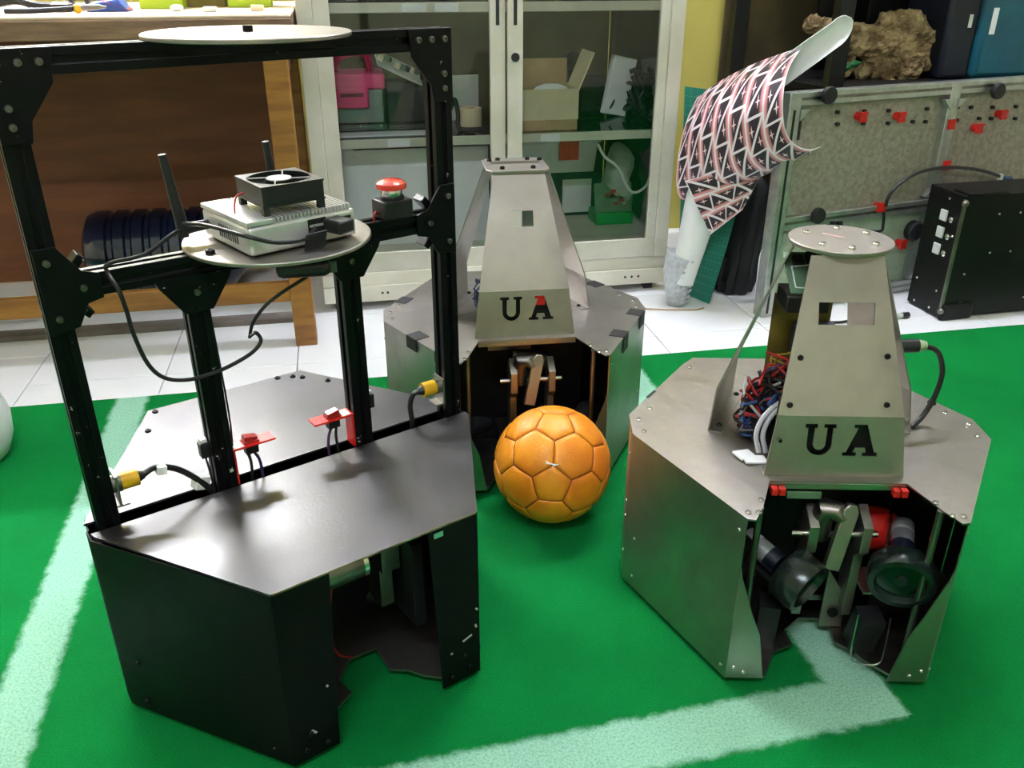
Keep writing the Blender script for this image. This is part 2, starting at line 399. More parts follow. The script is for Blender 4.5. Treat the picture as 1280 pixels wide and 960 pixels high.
# ================================================================== BALL
def make_ball(c, r):
    root = empty('football', (c[0], c[1], 0), 0, 'worn orange stitched football resting on the green carpet', 'ball')
    ph = (1+5**.5)/2; raw = set()
    def cyc(a, b, d):
        for s1 in (1, -1):
            for s2 in (1, -1):
                for s3 in (1, -1):
                    p = (a*s1, b*s2, d*s3)
                    for q in (p, (p[2], p[0], p[1]), (p[1], p[2], p[0])): raw.add(tuple(round(t, 6)+0.0 for t in q))
    cyc(0, 1, 3*ph); cyc(1, 2+ph, 2*ph); cyc(ph, 2, 2*ph+1)
    V = [Vector(p).normalized() for p in raw]
    L = min((a-b).length for i, a in enumerate(V) for b in V[:i])
    N = [[j for j in range(len(V)) if j != i and (V[i]-V[j]).length < L*1.05] for i in range(len(V))]
    faces = {}
    for i in range(len(V)):                      # walk faces: planar 5- and 6-rings
        for a in N[i]:
            for b in N[i]:
                if a == b: continue
                n = (V[a]-V[i]).cross(V[b]-V[i]).normalized(); d = n.dot(V[i])
                if d < 0: n, d = -n, -d
                ring = [k for k in range(len(V)) if abs(n.dot(V[k])-d) < 1e-3]
                if len(ring) in (5, 6) and d > .8: faces[tuple(sorted(ring))] = n
    # orient: one pentagon faces the camera, 21 degrees below the line of sight, a corner up
    C = Vector((c[0], c[1], r)); view = (CP-C).normalized()
    side = view.cross(Vector((0, 0, 1))).normalized()
    dp = Matrix.Rotation(math.radians(21), 3, side) @ view
    if dp.z > view.z: dp = Matrix.Rotation(math.radians(-21), 3, side) @ view
    pent = next((k, n) for k, n in faces.items() if len(k) == 5)
    up0 = (V[pent[0][0]] - pent[1]*pent[1].dot(V[pent[0][0]])).normalized(); z0 = pent[1]; x0 = up0.cross(z0)
    upw = Vector((0, 0, 1)); u1 = (upw - dp*dp.dot(upw)).normalized(); u1 = Matrix.Rotation(math.radians(-3), 3, dp) @ u1; x1 = u1.cross(dp)
    A = Matrix((x0, up0, z0)).transposed(); Bm = Matrix((x1, u1, dp)).transposed(); R = Bm @ A.transposed()
    G().ball((0, 0, r), r*.972, 48).build('bladder', M['balldark'], root)
    for ring, n in faces.items():
        n = R @ n; P = [R @ V[k] for k in ring]
        a = (P[0]-n*n.dot(P[0])).normalized(); b = n.cross(a)
        P.sort(key=lambda p: math.atan2(p.dot(b), p.dot(a)))
        k = len(P); cen = sum(P, Vector())/k; steps = 5
        vs, fs, idx = [], [], {}
        prof = [(0, 1.0), (.25, 1.0), (.5, 1.0), (.72, .999), (.87, .995), (.945, .984), (.975, .966)]
        sub = 4; ringn = k*sub
        for ri, (t, h) in enumerate(prof):
            if t == 0: vs.append(cen.normalized()*h*r); continue
            for j in range(k):
                for q in range(sub):
                    e = P[j].lerp(P[(j+1) % k], q/sub); p = cen.lerp(e, t); vs.append(p.normalized()*h*r)
        for j in range(ringn): fs.append((0, 1+j, 1+(j+1) % ringn))
        for ri in range(1, len(prof)-1):
            o = 1+(ri-1)*ringn
            for j in range(ringn): fs.append((o+j, o+ringn+j, o+ringn+(j+1) % ringn, o+(j+1) % ringn))
        G().add(vs, fs).build('panel', M['orange'], root, loc=(0, 0, r), smooth=80)
    # split stitch with white lining showing
    g = G(); q = C + (CP-C).normalized()*r*1.002
    u = Vector((0, 0, 1)); e1 = side*-1; e2 = e1.cross((CP-C).normalized())
    for (x, y, ang, l) in ((-.002, .0, .12, .017), (.006, .002, -.35, .012), (-.007, -.002, .5, .010)):
        dr = e1*math.cos(ang)+e2*math.sin(ang); p = q + e1*x + e2*y - Vector((c[0], c[1], 0))
        g.tube([p-dr*l/2, p+dr*l/2], .0011, 6)
    g.build('torn_stitch', M['paper'], root)
    return root
bc = gz(690, 580, .11); make_ball(bc, .11)

# ================================================================== ROBOT CHASSIS HELPERS
def bolts(parent, pts, matl, r=.0045, h=.003, axis=(0, 0, 1), name='bolt'):
    proto = None
    for p in pts:
        if proto is None:
            proto = G().lathe([(r, 0), (r, h*.6), (r*.8, h), (r*.45, h), (r*.4, h*.5)], (0, 0, 0), axis, 10).build(name, matl, parent, loc=p)
        else: inst(proto, parent, p)
OCT = [(.144,-.258),(.274,-.032),(.274,.029),(.160,.225),(.135,.258)]
def octagon(P, d=0):
    r = [(x+d*(1 if x > 0 else 0), y+(d if y > 0 else -d)) for x, y in P]
    return r + [(-x, y) for x, y in reversed(r)]
def cutout_base(P):
    o = octagon(P, -.002)          # starts at right front, goes round to left front
    return o + [(-.088,-.258), (-.062,-.205), (-.030,-.190), (-.034,-.158), (-.004,-.128), (.040,-.130), (.036,-.182), (.058,-.200), (.070,-.222), (.106,-.258)]
UPX = Matrix(((1,0,0,0),(0,0,1,0),(0,1,0,0),(0,0,0,1)))      # sheet xy -> world x,z ; thickness towards +y
def letter_U(x0, x1, z0, z1):
    w = x1-x0; s = w*.27; sh = (z1-z0)*.13; c = (x0+x1)/2; P = []
    e = w*.04
    P += [(x0-e, z1), (x0+s+w*.12, z1), (x0+s+w*.12, z1-sh), (x0+s+.001, z1-sh)]
    ri = c-(x0+s); ro = c-(x0+w*.06); zc = z0+ro*1.0
    for k in range(9):
        a = PI+PI*k/8; P.append((c+ri*math.cos(a)*.95, zc+ri*math.sin(a)*.95))
    P += [(x1-s, z1-sh), (x1-s-w*.12, z1-sh), (x1-s-w*.12, z1), (x1+e, z1), (x1+e, z1-sh), (x1-w*.06, z1-sh)]
    for k in range(11):
        a = PI*k/10; P.append((c+ro*math.cos(a), zc-ro*math.sin(a)))
    P += [(x0+w*.06, z1-sh), (x0-e, z1-sh)]
    return P
def letter_A(x0, x1, z0, z1):
    w = x1-x0; h = z1-z0; f = lambda a, b: (x0+a*w, z0+b*h)
    return [f(0,0), f(.40,0), f(.40,.12), f(.30,.12), f(.35,.27), f(.64,.27), f(.68,.12), f(.58,.12), f(.58,0), f(1.02,0), f(1.02,.12), f(.93,.12),
            f(.64,1), f(.26,1), f(.26,.88), f(.38,.88), f(.10,.12), f(0,.12)]
def tower(root, mt, disc, window):
    # three tapered plates at 120 degrees; the front one has letters cut through its lower strip and a window above
    zb, zk, zt = .297, .386, .594
    U = letter_U(-.046, -.006, .030, .078); A = letter_A(.008, .056, .030, .078)
    for n_, rz in ((0, 0), (1, math.radians(114)), (2, math.radians(-114))):
        yb, ym, yt = (-.149, -.137, -.056) if n_ == 0 else (-.136, -.132, -.056)
        hb, hm, ht = (.099, .088, .050) if n_ == 0 else (.082, .070, .034)
        if n_: zk = .366
        R = Matrix.Rotation(rz, 4, 'Z'); g = G()
        l0 = math.hypot(zk-zb, ym-yb); a0 = math.atan2(ym-yb, zk-zb)
        g.sheet([[(-hb, 0), (hb, 0), (hm, l0), (-hm, l0)]] + ([U, A] if n_ == 0 else []), R @ Matrix.Translation((0, yb, zb)) @ Matrix.Rotation(-a0, 4, 'X') @ UPX, .0025)
        ln = math.hypot(zt-zk, yt-ym); ang = math.atan2(yt-ym, zt-zk); k = ln/(zt-zk); W = window
        hole = [[(W[0], (W[2]-zk)*k), (W[1], (W[2]-zk)*k), (W[1], (W[3]-zk)*k), (W[0], (W[3]-zk)*k)]] if n_ == 0 else []
        g.sheet([[(-hm, 0), (hm, 0), (ht, ln), (-ht, ln)]] + hole, R @ Matrix.Translation((0, ym, zk)) @ Matrix.Rotation(-ang, 4, 'X') @ UPX, .0025)
        P = [R @ Vector(p) for p in ((-hb, yb, .2955), (hb, yb, .2955), (hb, yb+.022, .2955), (-hb, yb+.022, .2955))]
        g.add(P+[p+Vector((0, 0, .002)) for p in P], [(3,2,1,0), (4,5,6,7), (0,1,5,4), (1,2,6,5), (2,3,7,6), (3,0,4,7)])
        fp = g.build('front_plate' if n_ == 0 else 'side_plate', mt, root)
        if n_ == 0: fp['label'] = 'tapered metal plate with the letters U A cut out'
        else: bolts(fp, [R @ Vector((x, yb+.013, .2975)) for x in (-.06, .06)], M['blackbolt'])
    if disc:
        d = G().lathe([(.072, 0), (.0728, .001), (.0728, .005), (.072, .006)], (.006, 0, .596), n=48).build('top_disc', mt, root)
        bolts(d, [(.006+.05*math.cos(a), .05*math.sin(a), .602) for a in (.5, 1.4, 2.6, 3.9, 4.7, 5.6)], M['steel'], .0055, .004)
        G().box((.0, .015, .6022), (.034, .0035, .0006), (0, 0, -.75)).build('mark', mat('pink_mark', 'd0a8a4', .6), d)
    else:
        P = [(.052,-.060),(.062,-.045),(.062,.045),(.052,.060)]
        d = G().plate(octagon(P), .594, .600).build('top_plate', mt, root, bev=.001)
        G().bx(-.048, .048, .006, .012, .600, .605).build('cross_strip', mt, d)
        bolts(d, [(-.03, -.04, .600), (.03, -.04, .600), (-.03, .04, .600), (.03, .04, .600), (-.05, .009, .605), (.05, .009, .605)], M['blackbolt'], .005, .005)
def silver_chassis(root, mt):
    o = octagon(OCT, .002)
    tp = G().plate(o + [(-.135,-.262), (-.120,-.235), (-.094,-.164), (.098,-.166), (.122,-.235), (.135,-.262)], .293, .2955).build('top_plate', mt, root)
    tp['label'] = 'octagonal sheet metal top with a notched front'
    bolts(tp, [(s*x, y, .2955) for s in (-1, 1) for x, y in ((.118,-.215), (.128,-.246), (.142,-.246), (.258,-.026), (.262,.012), (.15,.215), (.24,.05))], M['steel'])
    G().bx(-.094, .098, -.1665, -.1645, .284, .293).build('front_lip', mt, root)
    for s in (-1, 1):
        pl = [(.274*s, 0), (.274*s, -.032), (.144*s, -.258)]
        if s < 0: pl.reverse()
        g = G().wall(pl, .014, .2928, .002 if s > 0 else .002)
        fl_ = [(.144*s, .215), (.140*s, .196), (.120*s, .135), (.104*s, .095), (.090*s, .014), (.144*s, .014)]
        g.sheet([fl_], Matrix.Translation((0, -.258, 0)) @ UPX, .002)
        p = g.build('side_panel', mt, root)
        bolts(p, [(.135*s, -.258, .035), (.120*s, -.258, .026)], M['steel'], .003, .002, (0, -1, 0))
        nx = Vector((.867*s, -.499, 0))
        bolts(p, [Vector((.262*s, -.052, z))+nx*.001 for z in (.035, .11)] + [Vector((.15*s, -.248, z))+nx*.001 for z in (.03, .27)], M['steel'], .003, .002, nx)
        bolts(p, [(.2745*s, -.015, z) for z in (.06, .13, .16, .25)], M['steel'], .003, .003, (s, 0, 0))
        pb = [(0, .258), (.135*s, .258), (.160*s, .225), (.274*s, .029), (.274*s, .001)]
        if s > 0: pb.reverse()
        G().wall(pb, .014, .2928, .002).build('rear_panel', mt, root)
        G().cyl((.121*s, -.228, .018), (.121*s, -.228, .2925), .005, n=10).build('standoff', M['alu_dark'], root)
    bp = G().plate(cutout_base(OCT), .014, .018).build('base_plate', M['alu_dark'], root)
    return tp
def drive_wheels(root):
    for k in range(3):
        a = math.radians(90+120*k); d = Vector((math.cos(a), math.sin(a), 0)); c = d*.165 + Vector((0, 0, .052))
        wg = G().lathe([(.030, -.016), (.048, -.015), (.052, -.008), (.052, .008), (.048, .015), (.030, .016)], c, d, 24).build('drive_wheel', M['rubber'], root)
        G().cyl(c-d*.09, c-d*.02, .021).build('drive_motor', M['darkgrey'], root)
def kicker(root):
    for x in (-.026, .050):
        g = G()
        g.sheet([[(-.170,.060), (-.135,.060), (-.135,.238), (-.150,.250), (-.186,.232), (-.186,.188), (-.170,.172)]], Matrix(((0,0,1,x-.007),(1,0,0,0),(0,1,0,0),(0,0,0,1))), .014)
        g.build('kicker_bracket', M['alu'], root, bev=.001)
    G().cyl((-.052, -.166, .208), (.072, -.166, .208), .0050, n=12).build('kicker_shaft', M['steel'], root)
    P = [(-.011, -.010), (.011, -.010), (.011, .085), (.006, .093), (-.006, .093), (-.011, .085)]
    Mx = Matrix.Translation((.004, -.200, .178)) @ Matrix.Rotation(math.radians(13), 4, 'Y') @ Matrix.Rotation(math.radians(-12), 4, 'X') @ UPX
    G().sheet([P], Mx, .012).build('kicker_lever', M['alu'], root, bev=.0015)
    G().tube([(-.010, -.158, .200), (-.012, -.160, .232), (-.006, -.166, .250), (.006, -.172, .252), (.014, -.178, .240)], [.017, .018, .018, .014, .010], 14).build('solenoid', M['alu_dark'], root)
    G().bx(-.05, .06, -.136, -.06, .06, .07).build('kicker_mount', M['alu_dark'], root)

# ================================================================== SILVER ROBOT
RS = empty('soccer_robot', (.688, 1.099, 0), math.radians(-12.8), 'bare silver robot with round top disc and exposed wiring, beside the white line corner', 'robot', 'three wheeled football robots')
silver_chassis(RS, M['alu']); drive_wheels(RS); tower(RS, M['alu'], True, (-.037, .040, .505, .534)); kicker(RS)
def dribbler(root, tail, tip, r, h=.018):
    tail, tip = Vector(tail), Vector(tip); d = (tip-tail).normalized()
    m = G().cyl(tail, tail+d*.045, .0165, n=20).build('dribbler_motor', M['motor'], root)
    G().cyl(tail+d*.045, tail+d*.064, .0172, n=20).build('gearbox', M['navy'], m)
    G().cyl(tail+d*.016, tail+d*.022, .0168, n=20).build('label_band', M['grey'], m)
    wh = G().lathe([(.012, -h), (r*.93, -h), (r, -h+.005), (r, h-.008), (r*.95, h-.001), (r*.78, h), (r*.70, h-.010), (r*.2, h-.012), (r*.18, h-.006), (.002, h-.006)], tip, d, 32).build('dribbler_wheel', M['wheel'], root)
    G().lathe([(r*.70, h-.0095), (r*.25, h-.0105), (.001, h-.0105)], tip, d, 32).build('wheel_face', M['wheelface'], wh)
    s = d.cross(Vector((0, 0, 1))).normalized()
    R = Matrix((s, d, s.cross(d))).transposed()
    G().box(tail+d*.035-Vector((0, 0, .022)), (.040, .085, .003), R).box(tail+d*.0+s*.0195, (.003, .05, .042), R).build('arm_bracket', M['alu_dark'], root)
dribbler(RS, (-.108, -.135, .178), (-.046, -.206, .154), .042, .022)
dribbler(RS, (.134, -.110, .186), (.098, -.212, .168), .047, .018)
G().ball((.092, -.095, .170), .038, 20, sc=(1.3, .8, .95)).build('red_pressure_bottle', M['red'], RS)
G().bx(-.135, .135, -.055, -.045, .02, .28).build('inner_bulkhead', M['blackcase'], RS)
G().box((.070, -.196, .055), (.034, .034, .075), (.25, 0, .1)).build('ball_motor', M['plastic'], RS)
g = G()
for i, z in enumerate((.075, .053, .036)): g.box((.066-.003*i, -.2165+.004*i, z), (.009, .001, .014), (.25, 0, .1))
g.build('motor_slot', M['white'], RS)
G().tube(smooth_path([(.048, -.215, .10), (.044, -.225, .05), (.05, -.228, .022), (.085, -.232, .022), (.093, -.225, .05), (.098, -.21, .09)], 5), .0014, 6).build('wire_guard', M['steel'], RS)
G().box((-.075, -.190, .060), (.030, .030, .09), (.1, 0, -.2)).build('ball_motor', M['plastic'], RS)
G().sheet([[(.02,.02),(.055,.02),(.055,.075),(.02,.13)]], Matrix.Translation((0, -.150, 0)) @ UPX, .004).build('inner_bracket', M['alu'], RS)
G().cyl((.037, -.151, .050), (.037, -.155, .050), .008, n=14).build('bracket_hole', M['blackcase'], RS)
G().bx(.055, .085, -.20, -.14, .125, .129).build('arm_plate', M['alu'], RS)
for x in (-.083, .088):
    g = G().bx(x-.010, x-.001, -.178, -.167, .279, .290).bx(x+.001, x+.010, -.178, -.167, .279, .290); g.build('terminal_block', M['red'], RS, bev=.001)
G().bx(-.068, -.020, -.170, -.166, .270, .280).build('terminal_board', M['pcb'], RS)
# electronics in the tower
G().bx(-.060, .030, .055, .061, .30, .497).build('backing_board', M['olive'], RS)
G().bx(-.066, -.004, -.030, .03, .498, .524).build('controller_box', M['plastic'], RS, bev=.002)
cb = G().box((-.036, .000, .5500), (.056, .080, .002), (.52, 0, 0)).build('circuit_board', M['pcb'], RS)
g = G(); E_ = Euler((.52, 0, 0)).to_matrix()
for a, b in (((-.02,-.030), (-.02,.010)), ((-.02,.010), (.012,.014)), ((-.02,-.030), (.008,-.032))):
    p, q = [E_ @ Vector((t[0], t[1], .0022)) + Vector((-.036, .000, .5500)) for t in (a, b)]; g.tube([p, q], .0011, 5)
g.build('printed_line', M['paper'], cb)
g = G()
for x, y in ((-.010, .020), (.010, .026)):
    p = E_ @ Vector((x, y, .005)) + Vector((-.036, .000, .5500)); g.box(p, (.014, .016, .008), (.52, 0, 0))
g.build('chip', M['plastic'], cb)
G().bx(-.008, .012, -.040, -.012, .540, .590).build('cable_connector', M['plastic'], RS, bev=.002)
G().bx(-.030, .034, -.02, .05, .41, .455).build('relay_box', mat('grey_blue_relay', '5a6070', .5), RS, bev=.002)
G().bx(-.085, .02, -.01, .05, .355, .359).build('circuit_shelf', M['grey'], RS)
rng = random.Random(3)
def wire(mat_, n, box, r=.0017, parent=RS, k=5):
    for i in range(n):
        pts = [(rng.uniform(box[0], box[1]), rng.uniform(box[2], box[3]), rng.uniform(box[4], box[5])) for _ in range(k)]
        pts.sort(key=lambda p: p[2]+rng.uniform(-.03, .03))
        G().tube(smooth_path(pts, 6), r, 6).build('wire', mat_, parent)
wire(M['wred'], 7, (-.100, -.020, -.065, .02, .305, .440), .0022); wire(M['wblue'], 4, (-.100, -.02, -.085, .01, .302, .38), .0024)
wire(M['wpurple'], 3, (-.085, -.02, -.05, .03, .32, .42), .003); wire(M['wyellow'], 2, (-.07, -.01, -.02, .03, .36, .43)); wire(M['cable'], 6, (-.095, -.01, -.08, .02, .302, .40), .003)
wire(M['wred'], 5, (-.122, -.060, -.055, .0, .305, .39), .0022); wire(M['wblue'], 4, (-.118, -.06, -.060, .0, .302, .37), .0024); wire(M['cable'], 4, (-.120, -.06, -.06, .0, .302, .38), .003); wire(M['wgrey'], 2, (-.115, -.06, -.05, .0, .31, .40), .0022)
G().bx(-.075, .075, -.120, -.085, .298, .392).build('battery_pack', M['plastic'], RS, bev=.003)
for dx in (0, .010):
    G().tube(smooth_path([(-.094+dx, -.092, .300), (-.100+dx, -.086, .328), (-.088+dx, -.076, .354), (-.060+dx, -.066, .374), (-.01, -.05, .384)], 6), .0038, 8).build('wire', M['wgrey'], RS)
G().bx(-.098, -.012, -.062, .03, .300, .330).build('wiring_base', M['plastic'], RS)
G().box((-.116, -.098, .2985), (.030, .022, .003), (.1, .15, .5)).build('paper_scrap', M['paper'], RS)
G().box((-.104, -.112, .2988), (.034, .018, .003), (.1, .1, .2)).build('paper_scrap', M['paper'], RS)
# side connector and its cable
c = G().cyl((.080, .02, .428), (.128, .02, .427), .008, n=14).cyl((.128, .02, .427), (.158, .02, .428), .0105, n=14).build('plug', M['plastic'], RS)
G().cyl((.158, .02, .428), (.170, .02, .428), .010, .007, n=14).build('plug_nut', mat('pale_green_nut', 'a9bb9a', .35, .5), c)
G().tube(smooth_path([(.168, .02, .428), (.190, .02, .418), (.204, .02, .385), (.201, .018, .345), (.187, .012, .312), (.165, -.005, .299)], 7), .0042, 10).build('side_cable', M['cable'], RS)
bolts(RS, [(-.083, -.1475, .352)], M['blackbolt'], .003, .003, (0, -1, 0), 'plate_bolt')
dn = Vector((0, -.92, .40))
bolts(RS, [Vector((x, -.137+(z-.386)*.389, z)) for x, z in ((-.060, .462), (.060, .465), (-.072, .40), (.062, .402))], M['blackbolt'], .0042, .004, dn, 'plate_bolt')
bolts(RS, [(.232, .085, .2955)], M['blackbolt'], .007, .006, (0, 0, 1), 'top_bolt')
G().box((-.232, .105, .2962), (.004, .030, .0012), (0, 0, -.55)).build('worn_mark', M['tape'], RS)

# ================================================================== MIDDLE ROBOT
RM = empty('soccer_robot', (.335, 1.693, 0), math.radians(-3.4), 'silver robot with black tape patches on its top, behind the orange ball', 'robot', 'three wheeled football robots')
silver_chassis(RM, M['alu']); drive_wheels(RM); tower(RM, M['alu'], False, (-.018, .024, .500, .528)); kicker(RM)
G().bx(-.135, .135, -.055, -.045, .02, .28).build('inner_bulkhead', M['blackcase'], RM)
pb = G().bx(-.068, .020, -.098, -.094, .245, .285).build('inner_plate', M['alu_dark'], RM)
bolts(pb, [(-.06, -.098, .262), (.012, -.098, .262)], M['blackbolt'], .004, .002, (0, -1, 0))
G().cyl((-.02, -.09, .23), (.05, -.09, .215), .02).build('solenoid_body', M['alu_dark'], RM)
G().bx(-.065, .07, -.115, -.075, .298, .390).build('battery_pack', M['plastic'], RM, bev=.003)
G().bx(-.05, .01, .005, .06, .300, .40).build('circuit_stack', M['darkgrey'], RM)
wire(M['wblue'], 5, (-.09, -.05, -.03, .02, .30, .37), parent=RM); wire(M['cable'], 5, (-.09, -.05, -.03, .02, .30, .36), .0022, RM)
G().bx(.022, .042, -.130, -.116, .352, .374).build('red_block', M['red'], RM)
def tape_patch(x, y, rz, w, l, fold=None):
    t = G().box((x, y, .2962), (w, l, .0012), (0, 0, rz))
    if fold:
        nx, ny, ln = fold; t.box((x+nx*.0+ny*0, y, .2962), (.001, .001, .0005))
    return t.build('tape_patch', M['tape'], RM)
def edge_tape(p, q, t, w, inw, dn):
    """tape folded over the plate edge p->q at parameter t"""
    p, q = Vector((p[0], p[1], 0)), Vector((q[0], q[1], 0)); d = (q-p).normalized(); n = Vector((-d.y, d.x, 0))
    c = p.lerp(q, t)
    if n.dot(c) > 0: n = -n                                   # n points inwards
    R = Matrix((d, n, Vector((0, 0, 1)))).transposed()
    G().box(c+n*(inw/2-.003)+Vector((0, 0, .2962)), (w, inw, .0012), R).box(c-n*.0038+Vector((0, 0, .2967-dn/2)), (w, .0012, dn), R).build('tape_patch', M['tape'], RM)
O = OCT
edge_tape((-O[1][0], O[1][1]), (-O[0][0], O[0][1]), .42, .036, .030, .026)
edge_tape((-O[1][0], O[1][1]), (-O[0][0], O[0][1]), .80, .030, .020, .022)
edge_tape((-O[2][0], O[2][1]), (-O[3][0], O[3][1]), .30, .036, .026, .010)
edge_tape((O[1][0], O[1][1]), (O[0][0], O[0][1]), .12, .034, .030, .030)
edge_tape((O[1][0], O[1][1]), (O[0][0], O[0][1]), .60, .034, .030, .034)
edge_tape((O[2][0], O[2][1]), (O[3][0], O[3][1]), .55, .036, .028, .010)

# ================================================================== BLACK ROBOT
BYAW = math.radians(25)
RB = empty('soccer_robot', (-.102, 1.137, 0), BYAW, 'black painted robot with a tall black profile frame and two round discs', 'robot', 'three wheeled football robots')
EX, EY = Vector((math.cos(BYAW), math.sin(BYAW), 0)), Vector((-math.sin(BYAW), math.cos(BYAW), 0))
def bl(px, py, ly=None, z=None):
    """pixel -> black-robot local point on its plane y = ly or at height z"""
    o = Vector((-.102, 1.137, 0)); d = ray(px, py)
    if z is not None: p = gz(px, py, z)
    else: p = CP + d*((o+EY*ly-CP).dot(EY)/d.dot(EY))
    q = p-o; return Vector((q.dot(EX), q.dot(EY), p.z))
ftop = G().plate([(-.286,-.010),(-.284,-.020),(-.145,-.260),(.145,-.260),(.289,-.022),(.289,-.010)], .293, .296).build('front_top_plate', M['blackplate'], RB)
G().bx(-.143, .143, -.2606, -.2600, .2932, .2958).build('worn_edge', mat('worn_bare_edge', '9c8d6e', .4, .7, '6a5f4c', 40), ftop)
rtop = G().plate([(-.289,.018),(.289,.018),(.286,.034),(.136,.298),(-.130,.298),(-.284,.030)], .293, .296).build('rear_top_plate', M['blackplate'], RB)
bolts(rtop, [bl(*p, z=.296) for p in ((185, 539), (194, 515), (347, 473), (366, 471), (378, 472), (410, 476))], M['blackbolt'], .005, .003)
G().box(bl(180, 560, z=.2962), (.026, .006, .0004), (0, 0, .35)).build('white_scratch', M['paper'], rtop)
G().bx(-.288, .288, -.012, .020, .262, .278).build('slot_channel', M['blackcase'], RB)
for s in (-1, 1):
    pl = [(.288*s, .003), (.288*s, -.020), (.144*s, -.258)]
    if s < 0: pl.reverse()
    g = G().wall(pl, .012, .2928, .002)
    g.sheet([[(.144*s, .2925), (.070*s, .2925), (.082*s, .012), (.144*s, .012)]], Matrix.Translation((0, -.258, 0)) @ UPX, .002)
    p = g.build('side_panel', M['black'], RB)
    bolts(p, [(.128*s, -.258, .030), (.098*s, -.258, .026), (.120*s, -.258, .055)], M['blackbolt'], .004, .003, (0, -1, 0))
    nx = Vector((.855*s, -.519, 0))
    bolts(p, [Vector((.272*s, -.047, z))+nx*.001 for z in (.03, .10)]+[Vector((.16*s, -.231, .03))+nx*.001], M['blackbolt'], .004, .003, nx)
    pb = [(0, .296), (.132*s, .296), (.286*s, .032), (.288*s, .004)]
    if s > 0: pb.reverse()
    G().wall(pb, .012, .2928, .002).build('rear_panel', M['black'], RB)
for t, z, l, a in ((.86, .062, .030, .25), (.80, .045, .006, 0), (.83, .044, .006, 0), (.95, .060, .008, 1.2), (.97, .048, .007, .8), (.30, .05, .004, 0)):
    dn_ = Vector((.144, -.238, 0)).normalized(); c_ = Vector((-.288, -.020, z)).lerp(Vector((-.144, -.258, z)), t)
    R_ = Matrix((dn_, Vector((-dn_.y, dn_.x, 0)), Vector((0, 0, 1)))).transposed() @ Matrix.Rotation(a, 3, 'Y')
    G().box(c_, (l, .0006, .004), R_).build('paint_chip', M['grey'], RB)
for x, z, l, a in ((.125, .085, .016, -.3), (.140, .10, .006, 1.2), (.142, .13, .005, 1), (.098, .07, .004, 0), (-.09, .12, .004, 1.3), (-.115, .055, .010, .9)):
    G().box((x, -.2584, z), (l, .0006, .003), (0, a, 0)).build('paint_chip', M['grey'], RB)
OB = [(.144,-.258),(.288,-.020),(.288,.02),(.132,.296)]
bs_ = cutout_base(OB)
G().plate(bs_, .013, .017).build('base_plate', M['alu'], RB)
drive_wheels(RB)
G().bx(-.20, .20, -.060, -.050, .02, .285).build('inner_bulkhead', M['blackcase'], RB)
dm = G().cyl((-.075, -.150, .205), (.015, -.150, .205), .024).build('dribbler_motor', M['alu_dark'], RB)
G().cyl((.015, -.150, .205), (.022, -.150, .205), .0255).build('motor_ring', M['steel'], dm)
G().bx(.040, .068, -.175, -.13, .185, .225).bx(.040, .060, -.165, -.13, .12, .185).build('motor_mount', M['alu_dark'], RB)
G().bx(.070, .086, -.21, -.13, .10, .24).build('dribbler_wheel_guard', M['plastic'], RB)
G().bx(.078, .092, -.2585, -.2565, .278, .286).build('green_sticker', mat('green_sticker', '5fae8e', .5), RB)
for x in (-.02, -.055):
    G().tube(smooth_path([(x, -.14, .19), (x-.02, -.16, .12), (x-.01, -.15, .06), (x+.02, -.13, .02)], 5), .0018, 6).build('wire', M['wred'], RB)
# --- frame of slotted profile
S_ = .0140
def profile_poly():
    a, w, d = S_, .0042, .0055; q = [(-a, -a), (-w, -a), (-w, -a+d), (w, -a+d), (w, -a), (a, -a)]
    P = []
    for k in range(4):
        c, s = math.cos(k*PI/2), math.sin(k*PI/2); P += [(x*c-y*s, x*s+y*c) for x, y in q[:-1]]
    return P
def profile(name, a, b, parent, matl=None, flat=True):
    a, b = Vector(a), Vector(b); t = (b-a).normalized()
    u = Vector((1, 0, 0)) if abs(t.x) < .5 else Vector((0, 0, 1)); v = t.cross(u)
    Mx = Matrix((( u.x, v.x, t.x, a.x), (u.y, v.y, t.y, a.y), (u.z, v.z, t.z, a.z), (0, 0, 0, 1)))
    return G().sheet([profile_poly()], Mx, (b-a).length).build(name, matl or M['frame'], parent, bev=.0006)
FY = .005; ZT, ZC = .866, .620
XL, XR = -.262, .268
for x in (XL, XR): profile('post', (x, FY, .270), (x, FY, ZT+S_), RB)
for x in (-.104, .108): profile('inner_post', (x, FY, .270), (x, FY, ZC-S_), RB)
profile('top_bar', (XL+S_, FY, ZT), (XR-S_, FY, ZT), RB)
profile('cross_bar', (XL+S_, FY, ZC), (XR-S_, FY, ZC), RB)
def gusset(poly, pts, y=FY-S_):
    g_ = G().sheet([poly], Matrix.Translation((0, y-.004, 0)) @ UPX, .004).build('corner_plate', M['frame'], RB, bev=.0008)
    bolts(g_, [(x, y-.004, z) for x, z in pts], M['alu_dark'], .0045, .004, (0, -1, 0))
    return g_
